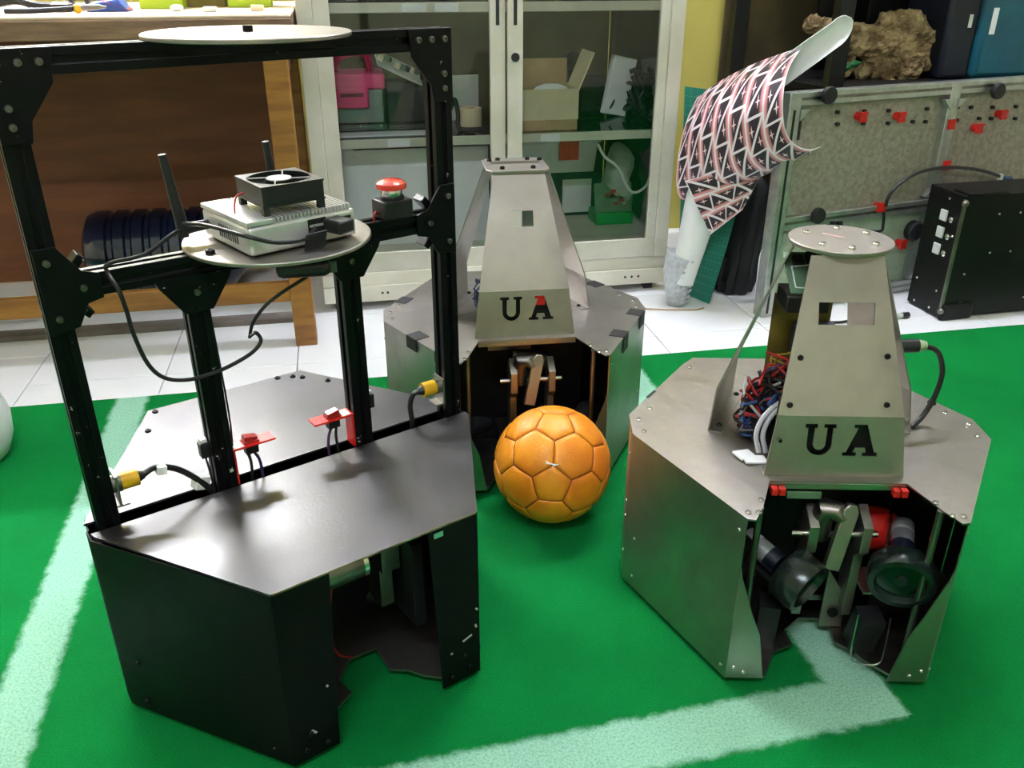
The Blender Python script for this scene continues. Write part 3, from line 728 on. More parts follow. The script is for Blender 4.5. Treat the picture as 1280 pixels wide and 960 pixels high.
for s, x in ((1, XR), (-1, XL)):
    e = x+s*S_
    gusset([(e, ZT+S_), (e, .785), (e-s*.030, .785), (e-s*.034, .808), (e-s*.062, .845), (e-s*.066, ZT+S_)],
           [(e-s*.012, ZT), (e-s*.032, ZT), (e-s*.052, ZT), (e-s*.014, .822), (e-s*.014, .803)])
    gusset([(e-s*.002, .672), (e-s*.026, .672), (e-s*.048, .640), (e-s*.066, .634), (e-s*.066, .604), (e-s*.048, .600), (e-s*.034, .574), (e-s*.002, .568)],
           [(e-s*.014, .655), (e-s*.014, .588), (e-s*.046, .620)])
    G().box((x-s*(S_+.016), FY, .646), (.024, .024, .010), (0, s*.85, 0)).build('angle_bracket', M['frame'], RB, bev=.001)
    G().box((x-s*(S_+.014), FY, .592), (.024, .024, .010), (0, -s*.85, 0)).build('angle_bracket', M['frame'], RB, bev=.001)
for x in (-.104, .108):
    gusset([(x-.048, .610), (x+.048, .610), (x+.044, .600), (x+.018, .562), (x-.018, .562), (x-.044, .600)], [(x, .588)])
td = G().lathe([(.1195, 0), (.1205, .001), (.1205, .004), (.1195, .005)], (.008, FY-.004, ZT+S_), n=64).build('top_disc', M['alu'], RB)
G().cyl((.008, FY-.004, ZT+S_+.005), (.008, FY-.004, ZT+S_+.012), .006, n=12).build('centre_bolt', M['blackbolt'], td)
ld = G().lathe([(.1185, 0), (.1195, .001), (.1195, .004), (.1185, .005)], (.012, -.006, ZC+S_), n=64).build('lower_disc', M['alu'], RB)
bolts(ld, [(-.085, -.030, ZC+S_+.005), (.10, .03, ZC+S_+.005)], M['blackbolt'], .006, .005)
# camera module under the lower disc, dark tag on its edge
cmx = bl(380, 341, ly=-.085)
cmod = G().box((cmx.x, -.085, .617), (.066, .026, .022), (0, 0, -.42)).build('camera_module', M['plastic'], RB, bev=.008)
G().box((cmx.x+.020, -.0985, .617), (.034, .004, .014), (0, 0, -.42)).build('camera_front', mat('grey_green_front', '3c4a46', .3), cmod)
# emergency stop
es = empty('emergency_stop', (.187, FY, ZC+S_)); es.parent = RB
G().bx(-.023, .023, -.019, .019, 0, .026).build('button_box', M['plastic'], es, bev=.002)
G().cyl((0, 0, .024), (0, 0, .030), .017).build('collar', M['plastic'], es)
G().lathe([(.0145, .030), (.0150, .031), (.0150, .039), (.0145, .040)], n=24).build('chrome_ring', M['steel'], es)
G().lathe([(.010, .040), (.0205, .0405), (.0215, .043), (.0205, .048), (.014, .052), (.004, .0535)], n=28).build('red_button', M['redbtn'], es)
G().tube(smooth_path([(-.022, 0, .006), (-.030, -.006, .012), (-.036, -.01, .004), (-.03, -.012, -.01)], 5), .0015, 6).build('wire', M['wred'], es)
# proximity sensors with yellow caps
for s, x in ((-1, XL), (1, XR)):
    xi = x - s*S_; z = .349
    sn = G().sheet([[(-.014, -.028), (.014, -.028), (.014, .016), (-.014, .016)]], Matrix.Translation((xi-s*.004, FY, z)) @ Matrix(((0,0,1,0),(1,0,0,0),(0,1,0,0),(0,0,0,1))), .003).bx(xi, xi-s*.016, FY-.012, FY+.012, z-.030, z-.027).build('sensor_bracket', M['alu'], RB)
    q = G().cyl((xi, FY, z), (xi-s*.012, FY, z), .0125, n=20).build('sensor_body', M['alu_dark'], sn)
    G().cyl((xi-s*.012, FY, z), (xi-s*.034, FY, z), .0115, n=20).build('yellow_cap', M['yellow'], sn)
    G().cyl((xi-s*.034, FY, z), (xi-s*.042, FY, z), .008, .005, n=14).build('cable_gland', M['plastic'], sn)
    if s < 0: pts = [(xi+.040, FY, z), (xi+.058, FY+.004, z+.003), (xi+.085, FY+.006, z-.010), (xi+.110, FY, z-.035), (xi+.124, FY, z-.058), (xi+.126, FY, .285)]
    else: pts = [(xi-.040, FY, z), (xi-.050, FY+.002, z-.004), (xi-.056, FY+.002, z-.022), (xi-.055, FY, z-.048), (xi-.055, FY, .285)]
    G().tube(smooth_path(pts, 6), .0042, 10).build('sensor_cable', M['cable'], RB)
G().box((XL+.078, FY, .349), (.012, .012, .011), (0, .2, 0)).build('cable_tag', M['paper'], RB)
# red switch brackets
for x, s in ((-.104+S_, 1), (.108-S_, -1)):
    b_ = G().bx(x, x+s*.003, FY-.012, FY+.012, .296, .350).bx(x, x+s*.062, FY-.012, FY+.012, .3485, .3515).build('switch_bracket', M['red'], RB)
    sw = G().bx(x+s*.018, x+s*.040, FY-.008, FY+.008, .3515, .3545).box((x+s*.029, FY, .357), (.019, .013, .007), (0, .18*s, 0)).build('rocker_switch', mat('dark_red_rocker', '9c1e16', .3), b_, bev=.0008)
    G().bx(x+s*.003, x+s*.016, FY-.010, FY+.010, .3516, .3519).build('white_label', M['paper'], b_)
    G().bx(x+s*.020, x+s*.038, FY-.006, FY+.006, .334, .3485).build('switch_body', M['plastic'], b_)
    for k in (0, .008):
        G().tube(smooth_path([(x+s*(.024+k), FY, .334), (x+s*(.026+k*1.6), FY, .315), (x+s*(.024+k*2), FY, .285)], 5), .0022, 6).build('wire', M['wpurple'] if k else M['cable'], RB)
    G().box((x-s*(2*S_+.006), FY+.004, .358), (.012, .014, .022)).build('cable_clip', M['plastic'], RB)
    G().bx(x-s*(2*S_+.001), x-s*(2*S_+.010), FY, FY+.010, .369, .374).build('clip_tip', M['white'], RB)
    G().tube(smooth_path([(x-s*(2*S_+.006), FY+.004, .348), (x-s*(2*S_+.004), FY, .32), (x-s*(2*S_+.003), FY-.004, .29)], 5), .0016, 6).build('wire', M['cable'], RB)
G().box((-.135, .012, .308), (.020, .016, .018), (0, .3, .2)).build('small_connector', M['white'], RB)
G().tube(smooth_path([(-.104+S_+.002, FY, .58), (-.104+S_+.004, FY-.002, .48), (-.104+S_+.006, FY, .40), (-.104+S_+.004, FY, .352)], 6), .0013, 6).build('wire', M['cable'], RB)
G().tube([(.108+S_+.002, FY, .60), (.108+S_+.003, FY, .30)], .0013, 6).build('wire', M['wred'], RB)
# hanging cable
pts = [(215, 293), (180, 318), (137, 329), (134, 340), (148, 362), (158, 388), (168, 420), (185, 455), (205, 472), (232, 475), (262, 468), (290, 456), (316, 440), (326, 426), (320, 416), (312, 420)]
G().tube(smooth_path([bl(238, 283, ly=.035), bl(226, 288, ly=.02)] + [bl(*p, ly=(.0, -.012, -.024, -.024)[i] if i < 4 else -.054) for i, p in enumerate(pts)], 5), .0026, 8).build('hanging_cable', M['cable'], RB)
pts = [(312, 422), (316, 404), (330, 384), (352, 366), (384, 346)]
G().tube(smooth_path([bl(*p, ly=-.05-.008*i) for i, p in enumerate(pts)], 5), .0022, 8).build('hanging_cable', M['cable'], RB)

# ================================================================== MINI COMPUTER ON THE LOWER DISC
pcy = BYAW + math.radians(5.5); z0 = ZC+S_+.005
o = Vector((-.102, 1.137, 0)) + EX*.0135 + EY*-.0125 + Vector((0, 0, z0))
PC = empty('mini_computer', o, pcy, 'silver finned mini computer with a black fan on the lower disc', 'computer')
W_, D_, H_ = .148, .130, .044
body = G().bx(-W_/2, W_/2, -D_/2, D_/2, .002, H_-.006).build('case', M['nuc'], PC, bev=.005)
tp = G().bx(-W_/2, -W_/2+.034, -D_/2, D_/2, H_-.006, H_).build('top_cover', M['nuc'], PC, bev=.001)
x = -W_/2+.036
fin0 = None
while x < W_/2-.003:
    if fin0 is None: fin0 = G().bx(-.0013, .0013, -D_/2+.001, D_/2-.001, H_-.006, H_).build('fin', M['nuc'], PC, loc=(x, 0, 0))
    else: inst(fin0, PC, (x, 0, 0))
    x += .0052
for k in range(9): G().bx(-W_/2-.0006, -W_/2, -.035+k*.006, -.0325+k*.006, .012, .028).build('vent_slot', M['darkgrey'], PC)
for (x0, x1, za, zb) in ((.005, .030, .016, .034), (.050, .066, .012, .030)):
    pt = G().bx(x0, x1, -D_/2-.0008, -D_/2, za, zb).build('port', M['plastic'], PC)
    G().bx(x0+.002, x1-.002, -D_/2-.0012, -D_/2-.0006, (za+zb)/2-.001, (za+zb)/2+.002).build('port_tongue', M['grey'], pt)
G().cyl((-.047, -D_/2-.0008, .018), (-.047, -D_/2, .018), .003, n=12).build('power_key', M['grey'], PC)
us = G().box((.040, -D_/2-.014, .024), (.026, .030, .017), (0, 0, .25)).build('usb_plug', M['plastic'], PC, bev=.003)
pts = [(.010, -D_/2-.010, .026), (-.010, -D_/2-.016, .016), (-.045, -D_/2-.012, .018), (-.075, -D_/2-.006, .029), (-.088, -D_/2+.03, .032), (-.098, .0, .033), (-.110, .035, .030)]
G().tube(smooth_path(pts, 6), .0026, 8).build('usb_cable', M['cable'], PC)
G().box((.006, -D_/2-.012, .006), (.030, .0015, .034), (.35, 0, .08)).build('hanging_tag', M['darkgrey'], PC)
fan = empty('cooling_fan', (-.002, -.016, H_)); fan.parent = PC; fan.rotation_euler = (0, 0, math.radians(-4))
fs_ = .041
ring = [(math.cos(2*PI*k/32)*.0375, math.sin(2*PI*k/32)*.0375) for k in range(32)]
g = G().plate([(-fs_,-fs_),(fs_,-fs_),(fs_,fs_),(-fs_,fs_)], .033, .0355, [ring]).plate([(-fs_,-fs_),(fs_,-fs_),(fs_,fs_),(-fs_,fs_)], .0105, .013, [ring])
g.lathe([(.0385, .0105), (.0395, .0105), (.0395, .0355), (.0385, .0355), (.0385, .0105)], n=32, cap=False)
for s in (-1, 1): g.bx(-fs_+.008, fs_-.008, s*fs_-.001*s, s*fs_-.002*s, .013, .033).bx(s*fs_-.001*s, s*fs_-.002*s, -fs_+.008, fs_-.008, .013, .033)
g.build('fan_frame', M['plastic'], fan)
for sx in (-1, 1):
    for sy in (-1, 1): G().bx(sx*.036-.004, sx*.036+.004, sy*.036-.004, sy*.036+.004, 0, .033).build('fan_leg', M['plastic'], fan)
G().cyl((0, 0, .012), (0, 0, .034), .016, n=24).build('fan_hub', M['plastic'], fan)
G().cyl((0, 0, .034), (0, 0, .0352), .0155, n=24).build('fan_label', M['paper'], fan)
for k in range(4):
    a = PI/4+k*PI/2; G().tube([(.012*math.cos(a), .012*math.sin(a), .0346), (.038*math.cos(a+.25), .038*math.sin(a+.25), .0346)], .0011, 6).build('fan_spoke', M['grey'], fan)
for k in range(7):
    a = 2*PI*k/7; ca, sa = math.cos(a), math.sin(a)
    P = [Vector((.0155, -.004, .030)), Vector((.0355, -.009, .030)), Vector((.0355, .011, .015)), Vector((.0155, .006, .015))]
    P = [Vector((p.x*ca-p.y*sa, p.x*sa+p.y*ca, p.z)) for p in P]; Q = [p+Vector((0, 0, .0012)) for p in P]
    G().add(P+Q, [(3,2,1,0), (4,5,6,7), (0,1,5,4), (1,2,6,5), (2,3,7,6), (3,0,4,7)]).build('fan_blade', M['plastic'], fan)
G().tube(smooth_path([(-.040, .020, .018), (-.052, .016, .014), (-.062, -.002, .0), (-.066, -.02, -.006)], 6), .0012, 6).build('fan_wire', M['wred'], fan)
a_ = G().tube([(-W_/2, .048, .020), (-W_/2-.030, .050, .019), (-W_/2-.034, .050, .019)], [.006, .0075, .0075], 12).tube([(-W_/2-.034, .050, .010), (-W_/2-.033, .050, .024), (-W_/2-.042, .052, .112)], [.0078, .0075, .0048], 12).build('antenna', M['plastic'], PC)
G().tube([(W_/2-.030, D_/2, .024), (W_/2-.032, D_/2+.02, .024)], .006, 12).tube([(W_/2-.032, D_/2+.018, .018), (W_/2-.040, D_/2+.018, .105)], [.0075, .0048], 12).build('antenna', M['plastic'], PC)
for sx in (-1, 1):
    for sy in (-1, 1): G().cyl((sx*.06, sy*.05, 0), (sx*.06, sy*.05, .004), .006, n=10).build('rubber_foot', M['rubber'], PC)

# ================================================================== DESK
DX0, DX1, DY0, DY1 = -1.75, -.090, 2.285, 3.05
DK = empty('desk', (-.9, 2.66, 0), 0, 'long brown wooden desk with a pale top beside the glass cabinet', 'desk')
def D(g, name, m, bev=.003, parent=None):
    g.v = [(x+.9, y-2.66, z) for x, y, z in g.v]; return g.build(name, m, parent or DK, bev=bev)
D(G().bx(DX0, DX1, DY0, DY1, .838, .846), 'desk_top', M['woodtop'])
D(G().bx(DX0, DX1+.001, DY0-.004, DY0+.016, .795, .8385), 'top_edge', M['woodedge'])
D(G().bx(DX0, DX1-.002, DY0+.016, DY1, .795, .838), 'top_core', M['woodedge'])
for x in (-.166, DX0+.02):
    for y in (DY0+.005, DY1-.065): D(G().bx(x, x+.058, y, y+.055, -.005, .795), 'leg', M['wood'])
D(G().bx(DX0+.078, -.166, DY0+.012, DY0+.036, .125, .180), 'foot_rail', M['wood'])
D(G().bx(DX0+.078, -.168, DY1-.045, DY1-.025, .0, .795), 'back_board', M['woodpanel'])
D(G().bx(-.160, -.112, DY0+.06, DY1-.065, .70, .795), 'side_rail', M['woodpanel'])
# things on the desk
def on_desk(px, py, z=.846): return gz(px, py, z)
def px_box(name, px0, px1, pyt, pyb, Y, depth, m, label, cat, zb=None, bev=.002, group=None):
    a, b = gy(px0, pyb, Y), gy(px1, pyb, Y); t = gy((px0+px1)/2, pyt, Y).z; z = (a.z+b.z)/2 if zb is None else zb
    o = G().bx(-(b.x-a.x)/2, (b.x-a.x)/2, 0, depth, 0, t-z).build(name, m, loc=((a.x+b.x)/2, Y, z), bev=bev)
    return tag(o, label, cat, group)
G_ = 'lime boxes standing on the desk'
px_box('lime_box', 176, 230, -70, 16, 2.62, .10, M['lime'], 'lime green box on the desk beside the blue packet', 'box', .846)
px_box('lime_box', 286, 340, -70, 13, 2.66, .10, M['lime'], 'lime green box on the desk end beside the glass cabinet', 'box', .846)
px_box('wooden_block', 234, 284, -60, 15, 2.70, .08, M['olive'], 'brown wooden block on the desk between two lime boxes', 'block', .846)
o = gy(262, 17, 2.42); tag(G().bx(-.016, .016, 0, .03, 0, .012).build('white_eraser', M['white'], loc=(o.x, 2.42, .846), bev=.003), 'small white eraser on the desk near its front edge', 'eraser')
o = gy(222, 17, 2.45); tag(G().ball((0, 0, .009), .014, 10, sc=(1.2, .8, .62)).build('crumpled_paper', M['paper'], loc=(o.x, 2.45, .846)), 'crumpled scrap of white paper on the desk', 'paper')
o = gy(322, 18, 2.45); tag(G().bx(-.016, .016, 0, .02, 0, .014).build('cream_cap', M['cardlight'], loc=(o.x, 2.45, .846), bev=.003), 'small cream plastic cap at the end of the desk', 'cap')
a, b = gy(60, 6, 2.62), gy(112, 6, 2.62)
tag(G().bx(-.10, .10, -.12, .12, 0, .003).build('paper_sheet', M['paper'], loc=((a.x+b.x)/2, 2.62, .846), rot=(0, 0, .1)), 'white paper sheets lying on the desk behind the pliers', 'paper')
a = gy(135, 6, 2.50)
bp = G().add([(-.05, -.02, 0), (.05, -.02, 0), (.05, .05, 0), (-.05, .05, 0), (-.045, -.015, .018), (.03, -.015, .030), (.03, .045, .030), (-.045, .045, .022)],
             [(0,3,2,1), (4,5,6,7), (0,1,5,4), (1,2,6,5), (2,3,7,6), (3,0,4,7)]).build('blue_packet', M['bluebag'], loc=(a.x, 2.50, .846), bev=.004)
tag(bp, 'blue plastic packet with a red corner on the desk', 'packet')
G().add([(-.01, -.021, .024), (.052, -.021, .004), (.052, .03, .006), (.0, .03, .034)], [(0,1,2,3)]).build('red_corner', M['red'], bp)
pr = empty('pliers', (gy(60, 18, 2.40).x, 2.40, .846), .15, 'dark pliers with long handles lying on the desk', 'pliers')
G().tube(smooth_path([(-.09, 0, .008), (-.04, -.008, .008), (.0, 0, .009), (.06, .006, .012)], 6), [.006]*19, 8).build('handle', M['rubber'], pr)
G().tube(smooth_path([(-.09, .03, .008), (-.04, .022, .008), (.0, .004, .009), (.06, .002, .012)], 6), [.006]*19, 8).build('handle', M['rubber'], pr)
G().ball((.066, .004, .011), .011, 12).build('brass_joint', M['yellow'], pr)
G().tube([(.066, .004, .012), (.11, .008, .014), (.13, .01, .013)], [.008, .006, .002], 8).build('jaw', M['alu_dark'], pr)
hs = empty('headset', (gy(22, 12, 2.50).x, 2.50, .846), 0, 'dark folded headset at the left end of the desk', 'headset')
hs['label'] = 'dark folded headset lying on the desk beside the pliers'
G().tube(smooth_path([(-.10, 0, .012), (-.05, .02, .02), (0, .01, .026), (.05, -.02, .016), (.10, -.01, .012)], 6), .010, 8).build('band', M['rubber'], hs)
for x in (-.10, .10): G().lathe([(.02, 0), (.03, .004), (.03, .018), (.02, .024)], (x, 0, 0), n=18).build('ear_cup', M['plastic'], hs)
a = gy(90, 3, 2.56)
gn = empty('clamp_tool', (a.x, 2.72, .846), 0, 'dark grey clamp tool standing on the desk behind the paper', 'tool')
G().bx(-.055, .055, -.012, .012, .018, .055).build('body', M['darkgrey'], gn, bev=.004)
for x in (-.04, 0, .035): G().bx(x-.005, x+.005, -.01, .01, 0, .02).build('foot', M['darkgrey'], gn)
# water bottle lying under the desk
wb = empty('water_bottle', (-.55, 2.83, -.005), 0, 'large dark blue ribbed water bottle lying under the desk', 'bottle')
prof = [(.02, -.245), (.10, -.243), (.125, -.23), (.133, -.21)]
xx = -.20
while xx < .13:
    prof += [(.135, xx), (.135, xx+.028), (.126, xx+.034), (.126, xx+.046)]; xx += .054
prof += [(.133, .15), (.12, .18), (.08, .215), (.035, .235)]
G().lathe(prof, (0, 0, .135), (1, 0, 0), 40).build('body', M['bottle'], wb)
G().lathe([(.028, .235), (.028, .265), (.032, .265), (.032, .272), (.028, .275)], (0, 0, .135), (1, 0, 0), 24).build('neck', M['bottle'], wb)
# white cable coil under the desk
g = G(); pts = []
for k in range(90):
    a = k*.42; r = .10+.03*math.sin(k*.37); pts.append((r*1.6*math.cos(a), r*.55*math.sin(a), .004+.0006*k+.004*math.sin(k*1.3)))
tag(g.tube(pts, .0032, 6).build('white_cable_coil', M['white'], loc=(-1.00, 2.66, -.005)), 'loose coil of white cable on the floor under the desk', 'cable')

# ================================================================== GLASS CABINET
CX0, CX1, CY0, CY1, CZ = -.085, .995, 2.53, 3.15, 1.75
CB = empty('display_cabinet', ((CX0+CX1)/2, (CY0+CY1)/2, 0), 0, 'pale metal display cabinet with two sliding glass doors and glass shelves', 'cabinet')
def K(g, name, m, parent=None, bev=.002):
    ox, oy = (CX0+CX1)/2, (CY0+CY1)/2
    g.v = [(x-ox, y-oy, z) for x, y, z in g.v]; return g.build(name, m, parent or CB, bev=bev)
pl = K(G().bx(CX0, CX1, CY0+.004, CY1, .022, .072), 'plinth', M['cabplinth'])
K(G().bx(CX0, CX1, CY0+.010, CY1, .072, .112), 'plinth_rail', M['cabplinth'])
for x in (.862, .884, .906, .09, .106): K(G().cyl((x, CY0+.0035, .048), (x, CY0+.006, .048), .004, n=10), 'plinth_hole', M['rubberseal'], pl, 0)
K(G().bx(.40, .46, CY0+.003, CY0+.006, .052, .062), 'plinth_slot', M['rubberseal'], pl, 0)
for x in (CX0+.03, CX1-.06):
    for y in (CY0+.03, CY1-.06): K(G().bx(x, x+.03, y, y+.03, -.005, .022), 'foot', M['rubberseal'])
for x in (CX0, CX1-.042):
    K(G().bx(x, x+.042, CY0, CY0+.05, .112, CZ), 'corner_post', M['cabmetal'])
    K(G().bx(x+.008, x+.034, CY1-.03, CY1, .112, CZ), 'corner_post', M['rubberseal' if x > 0 else 'cabmetal'])
K(G().bx(CX0, CX1, CY0, CY0+.05, CZ, CZ+.04).bx(CX0, CX1, CY1-.05, CY1, CZ, CZ+.04).bx(CX0, CX0+.05, CY0, CY1, CZ, CZ+.04).bx(CX1-.05, CX1, CY0, CY1, CZ, CZ+.04), 'top_frame', M['cabmetal'])
K(G().bx(CX0+.05, CX1-.05, CY0+.05, CY1-.05, CZ+.01, CZ+.016), 'top_pane', M['glass'], bev=0)
K(G().bx(CX0+.01, CX1-.01, CY0+.05, CY1, .150, .168), 'bottom_board', M['cabplinth'])
K(G().bx(CX0+.03, CX1-.04, CY1-.012, CY1-.004, .168, CZ), 'back_board', M['cabback'], bev=0)
for x in (CX0+.02, CX1-.022): K(G().bx(x-.002, x+.002, CY0+.05, CY1-.03, .168, CZ), 'side_pane', M['glass'], bev=0)
for z in (.500, .858, 1.22):
    sh = K(G().bx(CX0+.03, CX1-.03, CY0+.050, CY1-.03, z-.008, z), 'glass_shelf', M['shelfglass'], bev=0)
    K(G().bx(CX0+.03, CX1-.03, CY0+.040, CY0+.052, z-.026, z), 'shelf_edge', M['cabmetal'], sh)
    for (a, b) in (((.135, .200), (.585, .645)) if z < .6 else ((.195, .262), (.285, .350))):
        K(G().bx(a, b, CY0+.0385, CY0+.040, z-.024, z-.003), 'paper_label', M['paper'], sh, 0)
for i, (x0, x1, y) in enumerate(((-.043, .476, CY0+.014), (.480, .953, CY0+.004))):
    dr = K(G().bx(x0, x0+.044, y, y+.018, .170, CZ-.05).bx(x1-.044 if i == 0 else x1-.030, x1, y, y+.018, .170, CZ-.05).bx(x0, x1, y, y+.018, .112, .172).bx(x0, x1, y, y+.018, CZ-.06, CZ), 'sliding_door', M['cabmetal'])
    K(G().bx(x0+.044, x1-.030, y+.008, y+.012, .172, CZ-.06), 'glass_pane', M['glass'], dr, 0)
    hx = x1-.022 if i == 0 else x0+.022
    K(G().bx(hx-.005, hx+.005, y-.0008, y+.001, .800, .99), 'finger_pull', M['rubberseal'], dr, 0)
    if i: K(G().cyl((hx, y-.004, .717), (hx, y, .717), .012, n=16), 'lock', M['rubberseal'], dr, 0)
# ---- contents
def sp(px0, px1, pyt, pyb, Y):
    a, b = gy(px0, pyb, Y), gy(px1, pyb, Y); return a.x, b.x, a.z, gy((px0+px1)/2, pyt, Y).z
ZS, ZL, ZU = .500, .168, .858
x0, x1, _, zt = sp(424, 476, 91, 150, 2.86)
sb = empty('storage_box', ((x0+x1)/2, 2.88, ZS), 0, 'grey storage box with a pink handled lid on the middle shelf', 'box')
w2 = (x1-x0)/2
G().bx(-w2, w2+.01, -.05, .10, 0, .105).build('body', M['greybox'], sb, bev=.004)
G().bx(-w2-.01, w2+.018, -.06, .11, .105, .150).build('lid', M['pink'], sb, bev=.006)
G().bx(-w2-.01, w2-.035, -.066, -.05, .050, .110).build('clasp', M['pink'], sb, bev=.004)
G().bx(-w2+.01, w2-.05, -.068, -.06, .085, .096).build('clasp_slot', mat('dark_pink_slot', '7a2040', .5), sb)
G().tube(smooth_path([(-w2, .02, .148), (-w2+.01, .02, .19), (0, .02, .205), (w2-.03, .02, .195), (w2-.02, .02, .148)], 6), .012, 10).build('handle', M['pink'], sb)
x0, x1, _, zt = sp(482, 536, 100, 152, 2.84)
dv = empty('circuit_module', ((x0+x1)/2, 2.86, ZS), 0, 'tilted circuit board on a dark electronics block on the middle shelf', 'electronics')
G().bx(-.06, .075, -.04, .06, 0, .125).build('dark_block', M['darkgrey'], dv, bev=.004)
G().box((-.02, -.02, .165), (.150, .11, .006), (.35, .45, .2)).build('circuit_board', M['grey'], dv)
for k in range(9): G().box((-.075+.016*k+rng.uniform(-.004, .004), -.055+rng.uniform(-.02, .04), .196-.0072*k+rng.uniform(0, .01)), (.014, .014, .014), (.35, .45, .2)).build('component', [M['cardlight'], M['pcb'], M['darkgrey']][k % 3], dv)
x0, x1, _, _ = sp(420, 532, 150, 158, 2.68)
tag(G().lathe([(.012, x0), (.013, x0+.004), (.013, x1-.004), (.012, x1)], (0, 2.68, ZS+.0165), (1, 0, 0), 20).build('clear_tube', M['clear']), 'clear plastic tube lying on paper on the middle shelf', 'tube')
tag(G().bx(x0-.005, x1+.055, 2.61, 2.72, ZS+.0005, ZS+.003).build('paper_sheet', M['paper']), 'white paper sheet under the clear tube on the middle shelf', 'paper')
px_box('grey_panel', 563, 599, 94, 150, 2.85, .012, M['grey'], 'upright grey board behind the tape roll on the middle shelf', 'board', ZS)
x0, x1, _, _ = sp(574, 604, 138, 165, 2.66)
tr = empty('tape_roll', ((x0+x1)/2, 2.69, ZS), 0, 'cream tape roll lying flat beside the cabinet door stile', 'tape')
r = (x1-x0)/2
G().lathe([(r*.5, 0), (r, 0), (r, .062), (r*.5, .062), (r*.5, 0)], n=32, cap=False).build('tape', M['cardlight'], tr)
G().lathe([(r*.45, .002), (r*.5, .002), (r*.5, .060), (r*.45, .060), (r*.45, .002)], n=32, cap=False).build('core', M['card'], tr)
cc = gz(566, 160, ZS)
tag(G().tube(smooth_path([(0, 0, .06), (.012, -.01, .09), (.02, -.02, .05), (.02, -.03, .012), (.05, -.04, .006), (.09, -.035, .006)], 6), .007, 8).build('black_adapter_cable', M['cable'], loc=(cc.x-.01, 2.68, ZS)), 'black thick cable curling round the tape roll', 'cable')
x0, x1, _, _ = sp(650, 721, 115, 165, 2.62)
bx_ = empty('cardboard_box', ((x0+x1)/2, 2.62, ZS), 0, 'open pale cardboard box with brown base on the middle shelf', 'box')
w2 = (x1-x0)/2
G().bx(-w2, w2, 0, .15, 0, .030).build('brown_base', M['card'], bx_)
G().bx(-w2-.002, w2+.002, -.002, .003, .030, .118).build('front_side', M['cardlight'], bx_)
G().bx(-w2-.002, w2+.002, .150, .154, .030, .19).build('back_side', M['card'], bx_)
G().bx(-w2-.002, -w2+.002, 0, .15, .030, .118).build('left_side', M['cardlight'], bx_)
G().bx(w2-.002, w2+.002, 0, .15, .030, .118).build('right_side', M['cardlight'], bx_)
G().box((w2+.022, .06, .165), (.004, .13, .115), (0, .40, 0)).build('flap', M['cardlight'], bx_)
G().ball((.02, .06, .10), .05, 14, sc=(1.2, .9, .55)).build('packing_foam', M['paper'], bx_)
x0, x1, _, _ = sp(754, 786, 75, 147, 2.84)
ws = tag(G().bx(-.045, .045, 0, .022, 0, .180).build('white_box', M['paper'], loc=((x0+x1)/2-.012, 2.82, ZS+.006), rot=(0, .20, .3), bev=.003), 'white slim box leaning on the middle shelf', 'box')
x0, x1, _, _ = sp(725, 757, 85, 147, 2.88)
bd = empty('black_device', ((x0+x1)/2, 2.88, ZS), 0, 'black device with a looped cable behind the cardboard box', 'electronics')
G().bx(-.05, .04, 0, .09, 0, .125).build('housing', M['plastic'], bd, bev=.01)
G().ball((-.06, .04, .165), .034, 14).build('round_head', M['plastic'], bd)
G().cyl((-.06, .04, 0), (-.06, .04, .14), .02).build('stem', M['plastic'], bd)
G().tube(smooth_path([(.0, -.02, .03), (.03, -.06, .025), (.05, -.06, .05), (.045, -.04, .08), (.02, -.01, .09)], 6), .004, 8).build('cable', M['cable'], bd)
x0, x1, _, _ = sp(785, 822, 95, 150, 2.78)
cl = empty('cable_bundle', ((x0+x1)/2, 2.80, ZS), 0, 'tangled black cable bundle beside the right cabinet post', 'cable')
for k in range(12):
    pts = [(rng.uniform(-.05, .05), rng.uniform(-.05, .05), min(.13, max(.006, rng.uniform(.0, .13)))) for _ in range(6)]
    G().tube(smooth_path(pts, 6), .006, 8).build('cable', M['cable'], cl)
for k in range(9):
    a = rng.uniform(0, 6.28); G().box((.035*math.cos(a), .03*math.sin(a), .135+rng.uniform(-.02, .03)), (.022, .010, .012), (rng.uniform(-1, 1), rng.uniform(-1, 1), a)).build('connector', M['plastic'], cl)
# lower bay, left: white boards and a dark red folder
x0, x1, z0_, zt = sp(432, 612, 197, 325, 2.66)
wp = G().sheet([[(0, 0), (x1-x0, 0), (x1-x0, .285), (.052, .285), (0, .315)]], Matrix.Translation((0, 0, 0)) @ UPX, .004).build('white_board', M['paper'], loc=(x0, 2.64, ZL), rot=(-.10, 0, 0))
tag(wp, 'white paper board standing behind the left glass door', 'board')
px_box('dark_red_folder', 470, 612, 180, 196, 2.92, .10, mat('dark_red_cover', '4a1520', .5), 'dark red folder on top of the stack behind the white board', 'folder', .355)
tag(G().bx(.06, .46, 2.91, 3.08, ZL, .355).build('file_stack', M['darkgrey'], bev=.004), 'dark file stack under the red folder in the cabinet', 'box')
